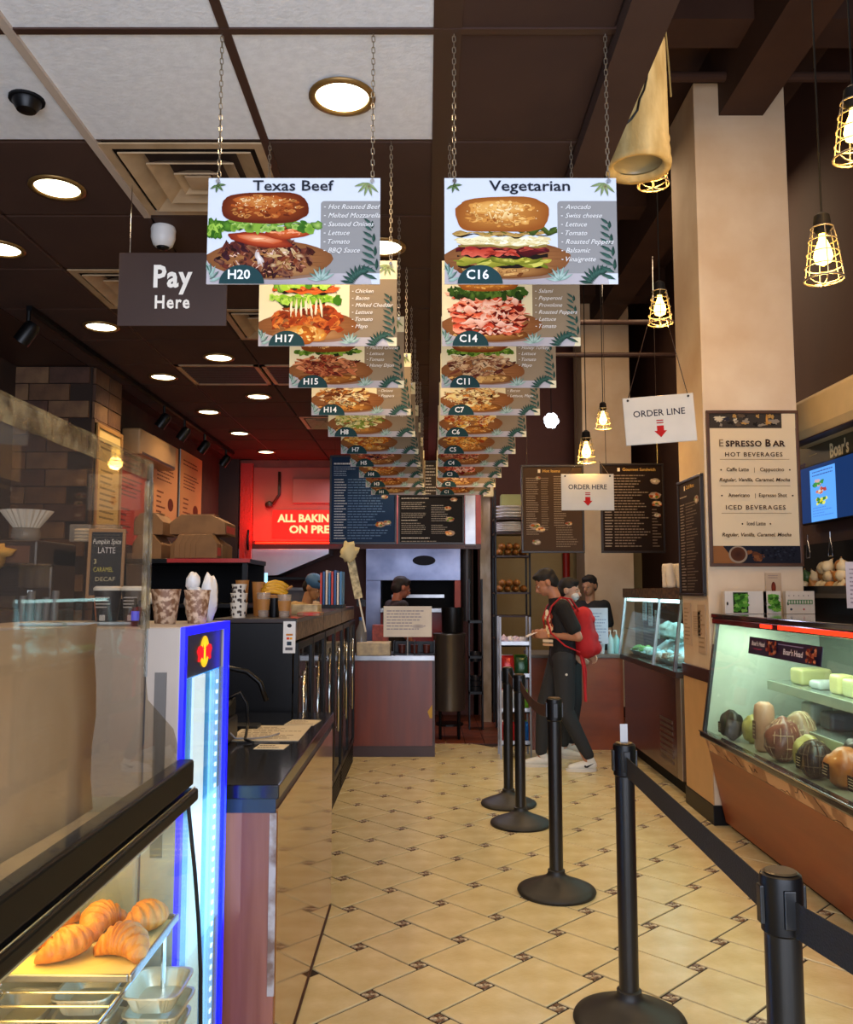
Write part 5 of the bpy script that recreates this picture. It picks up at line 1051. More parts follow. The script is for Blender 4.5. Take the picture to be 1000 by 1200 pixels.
# chip rack
cr = thing('snack_rack', 'silver snack stand with papers on its top shelf behind the stanchions', 'rack', (.69, 8.15, 0))
for x in (0, .28):
    for y in (0, .26): MB().box(x, x+.018, y, y+.018, 0, 1.32).build('post', mat('grey_stand_metal', '8E8E92', .4, .5), cr)
for z in (.12, .42, .74, 1.04):
    MB().box(.018, .28, .0, .27, z, z+.015).build('shelf', M_steel, cr); MB().box(.018, .28, .0, .006, z, z+.05).build('lip', M_steel, cr)
rq = random.Random(12)
bagm = {}
cn = ['red', 'dark green', 'blue', 'white', 'black', 'lime green']
for c_, h_ in zip(cn, ['B01E1E', '1E4A28', '1E5AA0', 'C8C8D0', '1A1A1E', '6AA030']):
    m = MB(); rs = []
    for j in range(9):
        v = j/8; w_ = .062*(1-.08*abs(2*v-1)**3); d_ = .028*(1-abs(2*v-1)**2.5)+.001
        rs.append([(w_*math.copysign(abs(cos(a))**.7, cos(a)), d_*sin(a), .20*v) for a in [2*pi*k/14 for k in range(14)]])
    bagm[c_] = m.rings(rs).mesh('snack_bag', mat('bag_'+c_, h_, .25, .2, bump=.4, bscale=12)); bagm[c_].shade_smooth()
for zi, (z, nm) in enumerate(((.135, 'lowest'), (.435, 'second'), (.755, 'third'))):
    for k in range(2):
        for d_ in range(2):
            c_ = cn[(zi*3+k*2+d_*3) % 6] if not (zi == 2 and d_ == 0) else ['red', 'dark green'][k]
            tag(inst(bagm[c_], 'snack_bag', None, (.69+.085+k*.13, 8.15+.06+d_*.11, z), rot=(R(-6), 0, 0)), '%s snack bag at the %s %s of the %s shelf of the snack stand' % (c_, ['front', 'back'][d_], ['left', 'right'][k], nm), 'snack bag', 'bags on the snack stand')
for k in range(7):
    t = MB().ell((0, 0, .035), (.04, .04, .04), 12, 8, wob=.8, seed=k*3).build('wrapped_sweet', mat('lilac_paper%d' % (k % 2), ['C8B8D0', 'D8D4DC'][k % 2], .4), None, (.745+.055*(k % 4), 8.2+.08*(k//4), 1.056+(.0 if k < 7 else .05)), smooth=True)
    tag(t, ['first', 'second', 'third', 'fourth'][k % 4]+' crumpled pale packet from the left in the %s row on the snack stand top' % ['front', 'rear'][k//4], 'packet', 'crumpled packets on the snack stand')
# rear right counter
r2 = thing('rear_counter', 'orange brown ordering counter behind the man with backpack', 'counter', (1.05, 8.62, 0))
MB().box(0, .91, 0, .6, .0, .90).build('body', M_owood, r2); MB().box(-.01, .92, -.02, .62, .90, .935).build('top', mat('grey_top', '6A645E', .3), r2, bevel=.004)
mn = thing('register_screen', 'pale register screen with a printed sheet on the rear counter', 'screen', (1.53, 8.66, .935)); MB().box(-.03, .05, .05, .12, 0, .1).build('stand', M_black, mn); MB().box(-.1, .16, .03, .1, .0, .02).build('foot', M_black, mn, bevel=.004)
MB().box(-.14, .30, 0, .02, .10, .46).build('screen_body', mat('pale_blue_sheet', 'BCC8DC', .5), mn, bevel=.004); P = Print(5); P.lines(.05, .28, .14, .42, 9, '8A98B8', jag=.3); P.build('printed_face', mn, loc=(0, -.001, 0))
for k, (x, c_, lb) in enumerate(((1.87, 'A8C8C8', 'clear pump bottle beside the cold case on the rear counter'), (1.78, 'D8D8D8', 'white cup beside the register screen'), (1.93, '8ABAB8', 'green tinted pump bottle nearest the cold case'))):
    t = thing('pump_bottle' if k != 1 else 'paper_cup', lb, 'bottle' if k != 1 else 'cup', (x, 8.75, .935)); MB().lathe([(.032, 0), (.034, .01), (.034, .14), (.014, .17), (.012, .19)] if k != 1 else [(.025, 0), (.034, .1)], n=16).build('body', mat('pb_'+c_, c_, .2), t, smooth=True, angle=40)
    if k != 1: MB().cyl((0, 0, .19), (0, 0, .23), .005, n=6).cyl((0, 0, .23), (-.035, 0, .225), .005, n=6).build('pump', M_wcup, t)
# red pipe on partition
tag(MB().cyl((1.93, 11.8, 0), (1.93, 11.8, 2.7), .05, n=14).build('red_pipe', mat('red_pipe', '9A1E14', .4)), 'red vertical pipe on the olive wall above the two seated heads', 'pipe')
# cold case 2
c2c = thing('cold_case', 'brightly lit cold salad case with dark brown base beyond the large column', 'display case', (1.95, 6.62, 0))
MB().box(.03, .75, .0, 1.9, .12, .93).build('base_cabinet', mat('dark_maroon_panel', '4A221A', .25, col2='3A1A14', scale=2, coat=.4), c2c, bevel=.003)
MB().box(-.0, .03, .03, .16, .12, .93).build('steel_pilaster', mat('champagne_steel', '9A8672', .35, .7), c2c, bevel=.004)
MB().box(0.0, .03, .16, 1.9, .12, .90).build('front_panel', MATS['dark_maroon_panel'], c2c)
for k in range(8): MB().box(-.006, .0, .26, .62, .20+k*.045, .222+k*.045).build('louvre', mat('louvre_grey', '6A5648', .4, .5), c2c)
MB().box(.06, .7, .02, 1.88, 0, .12).build('kick', M_blackm, c2c)
MB().box(-.04, .75, 0, 1.9, .90, .95).build('sill', M_brown, c2c, bevel=.004)
MB().box(.68, .75, 0, 1.9, .95, 1.50).build('rear_panel', mat('case_white', 'D8E4E8', .4), c2c)
MB().box(.0, .75, .0, 1.9, 1.50, 1.59).build('top', mat('patterned_brown_top', '6A5230', .5, col2='2E2216', scale=26, contrast=(.42, .6)), c2c)
MB().prism([(-.05, .95), (.02, 1.50), (.026, 1.50), (-.044, .95)], 'y', 0, 1.9).build('front_glass', GL, c2c)
for y in (0, .62, 1.87): MB().prism([(-.058, .95), (.012, 1.50), (.03, 1.50), (-.03, .95)], 'y', y, y+.025).build('glass_post', M_steel, c2c)
MB().box(.03, .10, .05, 1.85, 1.47, 1.495).build('lamp_tube', mat('cold_tube', 'C8F4FF', .4, emit=5), c2c)
light('AREA', 'cold_case_lamp', (.35, .95, 1.47), 16, 'A8ECFF', .4, 1.7, parent=c2c)
MB().box(.0, .68, .02, 1.88, 1.20, 1.208).build('shelf', GL, c2c)
MB().prism([(.3, 1.0), (.68, 1.28), (.68, 1.0)], 'y', .02, 1.88).build('step', MATS['case_white'], c2c)
rq = random.Random(5)
bowl = MB().lathe([(.04, 0), (.085, .05), (.09, .055), (.08, .05), (.036, .008)], n=20).mesh('salad_bowl', mat('aqua_white', 'D0E8EC', .3)); bowl.shade_smooth()
for k in range(8):
    nm = ['nearest', 'second', 'third', 'fourth', 'fifth', 'sixth', 'seventh', 'farthest'][k]
    t = thing('salad_bowl', '%s pale bowl along the front of the cold salad case' % nm, 'bowl', (2.05, 6.78+k*.22, .952), group='bowls in the cold case'); inst(bowl, 'bowl', t)
    cs = ['D8E0D8', 'C8D8E0', 'B89A88', 'E0E8F0', 'A8C8D0', 'D0D8C8', '6AA030', '5A9A28'][k]
    m = MB()
    for j in range(9): m.ell((rq.uniform(-.05, .05), rq.uniform(-.05, .05), .055+rq.uniform(0, .03)), (.03, .03, .022), 8, 6, wob=.6, seed=j+k)
    tag(m.build('salad', mat('salad_'+cs, cs, .5), t, smooth=True), kind='stuff')
for k, (y, c_, lb) in enumerate(((7.05, 'C8A8A0', 'pale pink bag of meat leaning at the near end of the cold case'), (7.35, 'C8B8B0', 'pale wrapped roll behind the nearest bowls in the cold case'), (7.9, '8A8A7A', 'olive wrapped block in the middle of the cold case'), (8.2, '7A7A6A', 'grey green wrapped block at the far end of the cold case'))):
    tag(MB().ell((0, 0, .08), (.09, .14, .08), 16, 10, wob=.5, seed=k).build('wrapped_food', mat('wf_'+c_, c_, .35), None, (2.30, y, 1.13-.08+.06), smooth=True), lb, 'food')
for k, (y, z, h_) in enumerate(((7.30, 1.16, .24), (7.52, 1.26, .2), (7.72, 1.3, .16))):
    t = thing('case_notice', ['pale blue sheet taped inside the cold case glass, nearest one', 'pale blue sheet taped inside the cold case glass, middle one', 'small pale sheet taped inside the cold case glass, farthest one'][k], 'notice', (1.985-.008+.0, y+.14, z), -90); MB().box(0, .14, 0, .002, 0, h_).build('sheet', mat('aqua_sheet', 'A8CCE0', .5), t); P = Print(k); P.lines(.01, .13, .02, h_-.02, 6, '6A90A8'); P.build('printed_face', t)
cupst = MB()
rsx = []
for k in range(9): rsx += [(.035+.002*(k % 2), .02*k), (.038, .02*k+.015)]
cm_ = MB().lathe(rsx+[(.03, .20)], n=18).mesh('cup_stack', M_wcup); cm_.shade_smooth()
for k in range(6): tag(inst(cm_, 'cup_stack', None, (2.02+.075*(k % 3), 7.05+.14*(k//3), 1.592), rot=(R(3*(k % 3)-3), R(2*k-6), 0)), ['left', 'middle', 'right'][k % 3]+' stack of white cups in the %s row on the cold case' % ['near', 'far'][k//3], 'cups', 'cup stacks on the cold case')
# ================================================================ DELI CASE, right foreground
dl = thing('deli_case', 'long glass deli meat case in the right foreground', 'display case', (0, 0, 0)); ya, yb = 3.0, 5.86
MB().prism([(2.0, 0.03), (1.90, .50), (2.7, .50), (2.7, .03)], 'y', ya, yb).build('lower_panel', M_owood, dl)
MB().box(2.03, 2.68, ya, yb-.02, 0, .04).build('kick', M_blackm, dl)
MB().prism([(1.90, .50), (1.872, .595), (2.7, .595), (2.7, .50)], 'y', ya, yb).build('marble_band', mat('marble_veined', 'D0A074', .45, col2='9A6844', scale=5, contrast=(.47, .53), detail=8), dl)
MB().prism([(1.903, .494), (1.899, .502), (2.0, .502), (2.0, .494)], 'y', ya, yb).build('joint_line', M_black, dl)
for k in range(13):
    y = ya+.1+k*.21; zz = .50+rnd.uniform(.0, .06); m = MB(); q0 = V((1.9-(zz-.5)*.3-.0015, y, zz)); pts = [q0]
    for j in range(4): zz2 = min(.594, max(.502, pts[-1].z+rnd.uniform(-.03, .035))); pts.append(V((1.9-(zz2-.5)*.295-.0012, pts[-1].y+rnd.uniform(.02, .05), zz2)))
    m.tube(pts, .0016, 4); m.build('marble_vein', M_brown, dl)
MB().box(1.838, 1.90, ya, yb, .59, .635).build('bumper_rail', mat('black_maroon_rail', '1A0C10', .2, coat=.6), dl, bevel=.012, seg=3)
MB().box(1.834, 1.84, ya, yb, .628, .636).build('chrome_strip', M_chrome, dl)
MB().box(1.89, 2.7, ya, yb, .595, .61).build('deck', mat('pale_deck', '8A8A78', .4), dl)
MG = mat('pale_green_enamel', 'DCE8D8', .4)
MB().prism([(1.87, .61), (1.965, 1.36), (2.70, 1.36), (2.70, .61)], 'y', yb-.03, yb).build('end_wall', MG, dl); MB().box(2.66, 2.70, ya, yb, .61, 1.36).build('rear_panel', mat('case_rear', '6E7A72', .4), dl)
MB().prism([(1.86, .635), (1.97, 1.37), (1.99, 1.37), (1.88, .635)], 'y', yb-.035, yb+.004).build('end_frame', mat('steel_dark', '5A6068', .3, .8), dl)
MB().prism([(1.862, .635), (1.960, 1.36), (1.965, 1.36), (1.867, .635)], 'y', ya, yb-.035).build('front_glass', GL, dl)
MB().box(1.94, 2.72, ya, yb, 1.385, 1.415).build('top', mat('dark_glass_top', '2A2220', .1, coat=.8), dl, bevel=.006)
MB().box(1.945, 1.99, ya, yb, 1.345, 1.385).build('top_rail', mat('maroon_gloss', '5A1A18', .15, coat=.8), dl, bevel=.008)
MB().box(1.938, 1.946, 3.0, 4.75, 1.355, 1.378).build('red_reflection_strip', mat('red_reflection', 'FF2A10', .4, emit=2.2), dl, bevel=.002); MB().box(1.938, 1.946, 4.85, 5.0, 1.355, 1.375).build('red_reflection_strip', MATS['red_reflection'], dl, bevel=.002)  # emissive strips stand for a red neon reflection in the case glass
MB().box(1.99, 2.04, ya, yb-.05, 1.345, 1.375).build('lamp_tube', mat('green_white_tube', 'E0FFE4', .4, emit=3), dl)
light('AREA', 'deli_lamp', (2.15, 4.4, 1.34), 14, 'EEFFE8', .3, 2.7, parent=dl)
MSh = mat('steel_green_shelf', 'A0ACA4', .25, .6)
for z, x in ((.98, 2.22), (.77, 2.16)):
    MB().box(x, 2.66, ya, yb-.25 if z > .9 else yb-.35, z, z+.012).build('shelf', MSh, dl); MB().box(x-.012, x, ya, yb-.25 if z > .9 else yb-.35, z-.045, z+.012).build('price_rail', mat('price_rail', 'B0BCA8', .3, .3), dl, bevel=.003)
# meats
def meat(name, label, x, y, r, h, col, col2, kind='ball', tag_=None, rz=0, bands=6, netc='E8DCC8'):
    t = thing(name, label, 'deli meat', (x, y, .611), rz, group=None); h *= 1.08
    m_ = mat('meat_'+col, col, .4, col2=col2, scale=9, bump=.35, bscale=25, coat=.3)
    if kind == 'log': MB().lathe([(r*.7, 0), (r, .02), (r, h*.8), (r*.9, h*.93), (r*.5, h)], n=22).build('casing', m_, t, smooth=True)
    else: MB().ell((0, 0, h/2), (r, r*1.05, h/2), 24, 16, wob=.2, seed=h*90).build('joint', m_, t, smooth=True)
    if kind == 'net':
        nm = MB()
        for k in range(9):
            a = pi*k/9; nm.tube([(1.0*r*cos(b_)*cos(a), 1.0*r*1.05*cos(b_)*sin(a), h/2+1.0*h/2*sin(b_)) for b_ in [2*pi*j/20 for j in range(20)]], .0022, 4, closed=True)
        for k in range(4):
            b_ = -.9+.6*k; nm.tube([(1.0*r*cos(b_)*cos(a), 1.05*r*cos(b_)*sin(a), h/2+1.0*h/2*sin(b_)) for a in [2*pi*j/20 for j in range(20)]], .0022, 4, closed=True)
        nm.build('netting', mat('net_'+netc, netc, .6), t)
    if tag_: 
        P = Print(4, .0004); w_ = r*.9; P.rect(-w_/2, w_/2, h*.25, h*.62, tag_); P.lines(-w_*.4, w_*.4, h*.3, h*.58, 4, 'D8C8A0'); P.build('label', t, loc=(-r*1.04, 0, 0), rz=-90)
    return t
meat('wrapped_salami', 'black wrapped joint at the far left end of the deli case', 1.975, 5.62, .075, .17, '2E2A26', '14120F', tag_='3A3430')
meat('cheese_wedge', 'yellow wrapped cheese between the black joint and the pale sausage', 2.06, 5.50, .06, .16, 'C8BE70', 'A89A4A')
meat('sausage_roll', 'tall pale pink sausage roll standing upright in the deli case', 2.03, 5.22, .06, .27, 'D8A888', 'C89478', 'log', tag_='8A6A60')
meat('netted_ham', 'large reddish brown ham in netting beside the upright sausage', 2.015, 4.92, .10, .22, '9A5A48', '6A3A30', 'net', netc='C8A080')
meat('turkey_joint', 'pale brown joint behind the netted ham', 2.14, 4.98, .09, .25, 'B89878', '9A7A5A', 'net', netc='D8C8A0')
meat('turkey_breast', 'pale yellow turkey breast right of the netted ham', 2.05, 4.66, .085, .17, 'C8C07A', 'A89A54')
meat('black_forest_ham', 'black netted ham between the yellow and orange joints', 1.995, 4.48, .08, .18, '2E1A14', '140A08', 'net', netc='5A4634', tag_='1A1412')
meat('roast_turkey', 'orange roasted joint with dark band, left of the two orange ones', 2.05, 4.27, .095, .18, 'D08038', 'A85A20', tag_='2A201C')
meat('dark_joint', 'dark crusted joint behind the orange roasted joint', 2.20, 4.40, .10, .20, '3A2A20', '1E140E', 'net', netc='6A5A48')
meat('roast_turkey', 'orange roasted joint at the right photo edge', 2.03, 3.98, .09, .17, 'C87430', '9A501A', tag_='2A201C')
meat('smoked_ham', 'brown ham behind the joint at the right photo edge', 2.18, 4.02, .09, .19, '7A4A34', '4A2A1E')
for k, (x, y, z, w_, d_, h_, c_, lb) in enumerate(((2.38, 5.35, .992, .2, .16, .10, 'C8C48A', 'pale green tub at the far end of the upper deli shelf'), (2.36, 5.1, .992, .16, .14, .05, 'C8D0D0', 'foil wrapped packet on the upper deli shelf'), (2.33, 4.85, .992, .10, .12, .11, 'E0DA98', 'yellow cheese block, left of two on the upper deli shelf'),
    (2.33, 4.70, .992, .10, .12, .10, 'D8DCA0', 'yellow cheese block, right of two on the upper deli shelf'), (2.36, 4.35, .992, .2, .3, .17, 'A8B0B0', 'large clear bag at the right of the upper deli shelf'), (2.34, 5.2, .782, .14, .14, .12, 'B8C4B8', 'white tray of cuts on the lower deli shelf'), (2.34, 4.95, .782, .14, .14, .10, '4A5058', 'dark blue packet on the lower deli shelf'))):
    o = MB().box(-w_/2, w_/2, -d_/2, d_/2, 0, h_).build('deli_packet', mat('dp_'+c_, c_, .35, bump=.5, bscale=12), None, (x, y, z), bevel=.02, seg=3); tag(o, lb, 'packet')
bl = thing('case_label', 'navy strip label with white name stuck inside the deli glass', 'label', (1.943, 5.19, 1.20), rot=(0, 0, R(-90))); bl.rotation_euler = (R(-7.4), 0, R(-90)); bl.location = (1.936, 5.19, 1.195)
MB().box(0, .95, 0, .003, 0, .10).build('strip', mat('navy_card', '1C1638', .4), bl)
P = Print(3, .0003); P.text("Boar's Head", .14, .052, .026, 'E0DCE8', 'c', bold=.02, fit=.19); P.rect(.08, .2, .03, .036, '9A3A5A'); P.text("Boar's Head", .62, .03, .030, 'E0DCE8', 'c', bold=.02, fit=.24); P.rect(.42, .74, .078, .083, '8A80A8')
for cx in (.30, .38, .84, .89):
    for k in range(14): P.blob(cx+P.r.uniform(-.03, .03), .05+P.r.uniform(-.035, .035), .014, .01, P.r.choice(['A0503A', '7A2A24', 'C88060', '5A1E1C']), wob=.3)
P.build('printed_face', bl)
# on top of the case
def holder(label, x, y, w, h, green=None, txt=None, z=1.416):
    t = thing('photo_holder', label, 'sign holder', (x, y, z)); MB().box(0, w, 0, .05, 0, h).build('holder', mat('white_card', 'D8D0C4', .4), t, bevel=.002)
    P = Print(int(x*100), .0003); P.z = .001
    if green:
        a, b = green; P.rect(a, b, .006, h-.008, '24381A') if txt != 'white' else None
        for k in range(46): P.blob(P.r.uniform(a+.012, b-.012), P.r.uniform(.02, h-.025), .016, .011, P.r.choice(['3E7A24', '5A9A34', '2E5A1C', '7AB04A', '4A8A2C']), wob=.4)
    P.blob(.012, h*.45, .006, .012, '3A3430')
    if not green:
        for k in range(5): P.blob(.02+k*.032, h*.8, .004, .003, '3A3030', n=8)
        P.rect(.01, w-.015, h*.42, h*.62, '4A7A4A'); 
        for k in range(9): P.rect(.015+k*(w-.03)/9, .015+(k+.55)*(w-.03)/9, h*.45, h*.59, 'C8C8B8')
        P.blob(.03, h*.2, .008, .008, '3A4A5A'); P.blob(w*.6, h*.2, .006, .006, 'B03030')
    P.build('printed_face', t); return t
holder('white photo holder with dark framed green herb picture on the deli case', 1.99, 5.72, .28, .15, (.055, .155)); 
t_ = holder('white photo holder with a round green herb picture, right of the dark framed one', 2.245, 5.72, .12, .15, (.03, .115), 'white')
holder('white card with a green lettered band, rightmost on the deli case', 2.39, 5.70, .19, .15)
t = thing('column_leaflet', 'small leaflet with a red brown figure low on the column', 'leaflet', (2.33, 5.884, 1.52)); MB().box(0, .11, 0, .003, 0, .17).build('sheet', mat('beige_leaf', 'BCA488', .6), t); P = Print(4); P.z = .0004; P.blob(.055, .07, .016, .04, '8A3A24', '5A2018'); P.lines(.02, .09, .13, .16, 2, '8A7A74'); P.build('printed_face', t)
t = thing('receipt_sheet', 'white printed sheet hanging at the right photo edge above the deli case', 'notice', (2.22, 4.5, 1.47)); t.location = (2.265, 4.62, 1.475)
MB().box(0, .2, 0, .003, 0, .25).build('sheet', mat('lilac_white', 'C8BCBC', .5), t); P = Print(4); P.z = .0004; P.lines(.02, .17, .02, .22, 9, '8A7A80'); P.build('printed_face', t); MB().cyl((.1, .01, -.06), (.1, .01, .1), .006, n=8).build('stand', M_black, t)
for k, (y, z, h_, lb) in enumerate(((6.46, 1.17, .31, 'long beige receipt taped on the column side below the tall menu, far one'), (6.24, 1.25, .17, 'short beige slip in the middle below the tall menu'), (6.13, 1.13, .34, 'long beige receipt taped on the column side, near one'))):
    t = thing('taped_receipt', lb, 'receipt', (1.934, y, z), -90); MB().box(0, .17, 0, .003, 0, h_).build('sheet', mat('beige_paper', 'C4AA8C', .6), t); P = Print(k); P.z = .0004; P.lines(.02, .15, .03, h_-.03, 9, '9A8268'); P.build('printed_face', t)
# right wall: unit, fascia, screen, garlic shelf
ac = thing('air_conditioner', 'cream wall air conditioner at the right photo edge', 'air conditioner', (2.72, 4.9, 2.66))
MB().prism([(0, .06), (.03, .0), (.28, .0), (.28, .31), (.05, .31), (0, .27)], 'y', 0, 1.62).build('casing', mat('cream_plastic', 'D8BE88', .4), ac, bevel=.012, seg=3); MB().box(.02, .12, .06, 1.56, -.004, .004).build('outlet', M_brown, ac)
fs = thing('fascia_sign', 'olive brown fascia band with cream and purple lettering over the screen', 'sign', (2.93, 6.75, 2.47), -90)
MB().box(0, 2.2, 0, .05, 0, .22).build('panel', mat('olive_fascia', '4A4630', .5), fs); P = Print(2, .0005); P.text("Boar's", .62, .06, .10, 'E8D8A8', bold=.03, fit=.28); P.text('SANDWICHES', .0, .02, .06, '3A2A6A', fit=.22, bold=.02); P.rect(.28, .42, .12, .126, 'A89A70'); P.rect(.0, .22, .0, .006, 'C8C080')
P.build('lettering', fs)
ts = thing('menu_screen', 'blue lit menu screen on the right wall under the fascia', 'screen', (2.90, 6.62, 2.11), -90)
MB().box(0, 1.1, 0, .05, -.04, .40).build('bezel', M_black, ts, bevel=.004); P = Print(4, .0005); P.rect(.01, 1.09, -.03, .39, '16305E'); P.rect(.22, .62, -.03, .36, '5AA0F0')
P.lines(.26, .6, .30, .35, 2, '3A5AA0', jag=.2); P.lines(.25, .58, 0, .08, 4, '4A80D8')
for cx, cy, cs in ((.36, .25, ['3A8A3A', '2A6A5A', 'C8A0A0']), (.42, .19, ['C87050', 'D8C8B0', 'A83A3A']), (.43, .11, ['C8C030', '3A7A2A', 'D8D860'])):
    for k in range(14): P.blob(cx+P.r.uniform(-.07, .07), cy+P.r.uniform(-.018, .018), .025, .012, P.r.choice(cs), wob=.4)
P.build('screen_image', ts, print_mat('print_screen', emit=1.0))
gs = thing('wall_shelf', 'dark wall shelf under the blue screen holding the garlic heap', 'shelf', (2.65, 5.0, 1.52)); MB().box(0, .34, 0, 1.75, 0, .03).build('board', mat('grey_board', '4A443C', .5), gs); MB().box(.0, .02, 0, 1.75, .03, .08).build('lip', M_black, gs)
MB().box(.28, .34, 0, 1.75, .03, .4).build('rear_board', M_blackm, gs)
rq = random.Random(8)
pos_ = [(.12, .55+.095*k, .075, k) for k in range(10)]+[(.14, .60+.095*k, .15, k+10) for k in range(8)]+[(.15, .7+.1*k, .215, k+20) for k in range(4)]
names = {0: ('garlic_bulb', 'E0CCA0', 'cream garlic bulb'), 1: ('green_pepper', '3A5A2A', 'dark green pepper'), 2: ('onion', 'B87A3A', 'golden onion')}
for x, y, z, k in pos_:
    q_ = 1 if (k % 10 in (8, 9) or k == 17) else (0 if k % 3 else 2)
    nm, c_, lb = names[q_]; t = thing(nm, '%s in the %s layer of the wall shelf heap, %s along' % (lb, 'bottom' if k < 10 else 'middle' if k < 20 else 'top', ['first', 'second', 'third', 'fourth', 'fifth', 'sixth', 'seventh', 'eighth', 'ninth', 'tenth'][k % 10]), 'vegetable', (2.65+x+rq.uniform(-.03, .03), 5.0+y+rq.uniform(-.01, .01), 1.52+z+rq.uniform(-.005, .01)), group='heap on the wall shelf', rot=(rq.uniform(-1.2, 1.2), rq.uniform(-.9, .9), 0))
    MB().lathe([(.012, -.042), (.038, -.03), (.046, -.005), (.036, .022), (.014, .038), (.006, .055)], n=14).build('bulb', mat('veg_'+c_, c_, .4), t, smooth=True); MB().cyl((0, 0, .04), (.004, 0, .065), .004, n=6).build('stem', M_kr, t)
for k, y in enumerate((5.95, 6.3)):
    t = thing('wire_hook', ['wire hook hanging under the screen, near one', 'wire hook hanging under the screen, far one'][k], 'hook', (2.82, y, 1.84)); MB().tube([(0, 0, .10), (0, -.03, .0), (0, -.03, -.03), (0, .03, -.03), (0, .03, 0)], .004, 5, closed=True).build('wire', M_chrome, t)
    MB().cyl((0, 0, .1), (0, 0, .14), .004, n=6).build('stem', M_chrome, t)
# ================================================================ STANCHIONS
M_pole = mat('black_pole', '0C0D10', .35, coat=.15)
def stanchion(label, x, y):
    t = thing('stanchion', label, 'stanchion', (x, y, 0), group='black belt barrier posts')
    MB().lathe([(.20, 0), (.205, .012), (.20, .022), (.17, .036), (.10, .062), (.055, .085), (.045, .10), (.045, .115), (.036, .12)], n=48).build('base', mat('base_black', '1A1816', .5), t, smooth=True, angle=40)
    MB().lathe([(.036, .11), (.036, .89)], n=28).build('pole', M_pole, t, smooth=True, angle=40)
    MB().lathe([(.036, .88), (.041, .885), (.042, .985), (.040, .995), (.03, 1.0)], n=28).build('head', M_black, t, smooth=True, angle=40)
    for a in (0, 90, 180, 270): MB().box(.036, .047, -.012, .012, .90, .975, M.Rotation(R(a), 4, 'Z')).build('belt_slot', M_pole, t, bevel=.002)
    MB().lathe([(.034, 1.0), (.03, 1.003)], n=24).build('cap', mat('cap_bronze', '5A4C36', .35, .5), t)
    return t
SP = [(.605, 6.45, 'black stanchion farthest from camera in the queue line'), (.635, 5.92, 'black stanchion second farthest, just left of the man'), (.68, 4.62, 'black stanchion in the middle of the queue line'), (.742, 3.27, 'tall black stanchion in the foreground with a paper tag on top'), (.722, 1.80, 'nearest black stanchion, cut off by the bottom right of the photo'), (.98, .55, 'black stanchion outside the frame that anchors the nearest belt')]
for x, y, lb in SP: stanchion(lb, x, y)
def belt(label, a, b, m, z0=.905, z1=.96, sag=.0):
    a = V((a[0], a[1], 0)); b = V((b[0], b[1], 0)); d = (b-a).normalized(); a += d*.045; b -= d*.045; n = V((-d.y, d.x, 0))*.0012; rs = []
    for k in range(13):
        t_ = k/12; p = a.lerp(b, t_); s_ = -sag*4*t_*(1-t_); rs.append([p+n+V((0, 0, z0+s_)), p+n+V((0, 0, z1+s_)), p-n+V((0, 0, z1+s_)), p-n+V((0, 0, z0+s_))])
    tag(MB().rings(rs).build('barrier_belt', m, None), label, 'belt')
M_belt = mat('black_webbing', '141418', .7, bump=.3, bscale=200); M_bbelt = mat('brown_webbing', '3A1C18', .7)
belt('black belt between the two nearest stanchions', SP[3][:2], SP[4][:2], M_belt, .885, .955, .0)
belt('black belt running from the nearest stanchion out of the frame', SP[4][:2], SP[5][:2], M_belt, .885, .955)
belt('short brown belt in front of the man between two far stanchions', SP[1][:2], SP[2][:2], M_bbelt, .90, .965, .06)
belt('brown belt between the two farthest stanchions', SP[0][:2], SP[1][:2], M_bbelt, .90, .965, .02)
tag(MB().box(-.014, .014, -.001, .001, 0, .07).build('paper_tag', mat('clear_tag', 'B8B8B8', .3), None, (.742, 3.27, 1.0)), 'narrow clear tag standing on top of the tall foreground stanchion', 'tag')
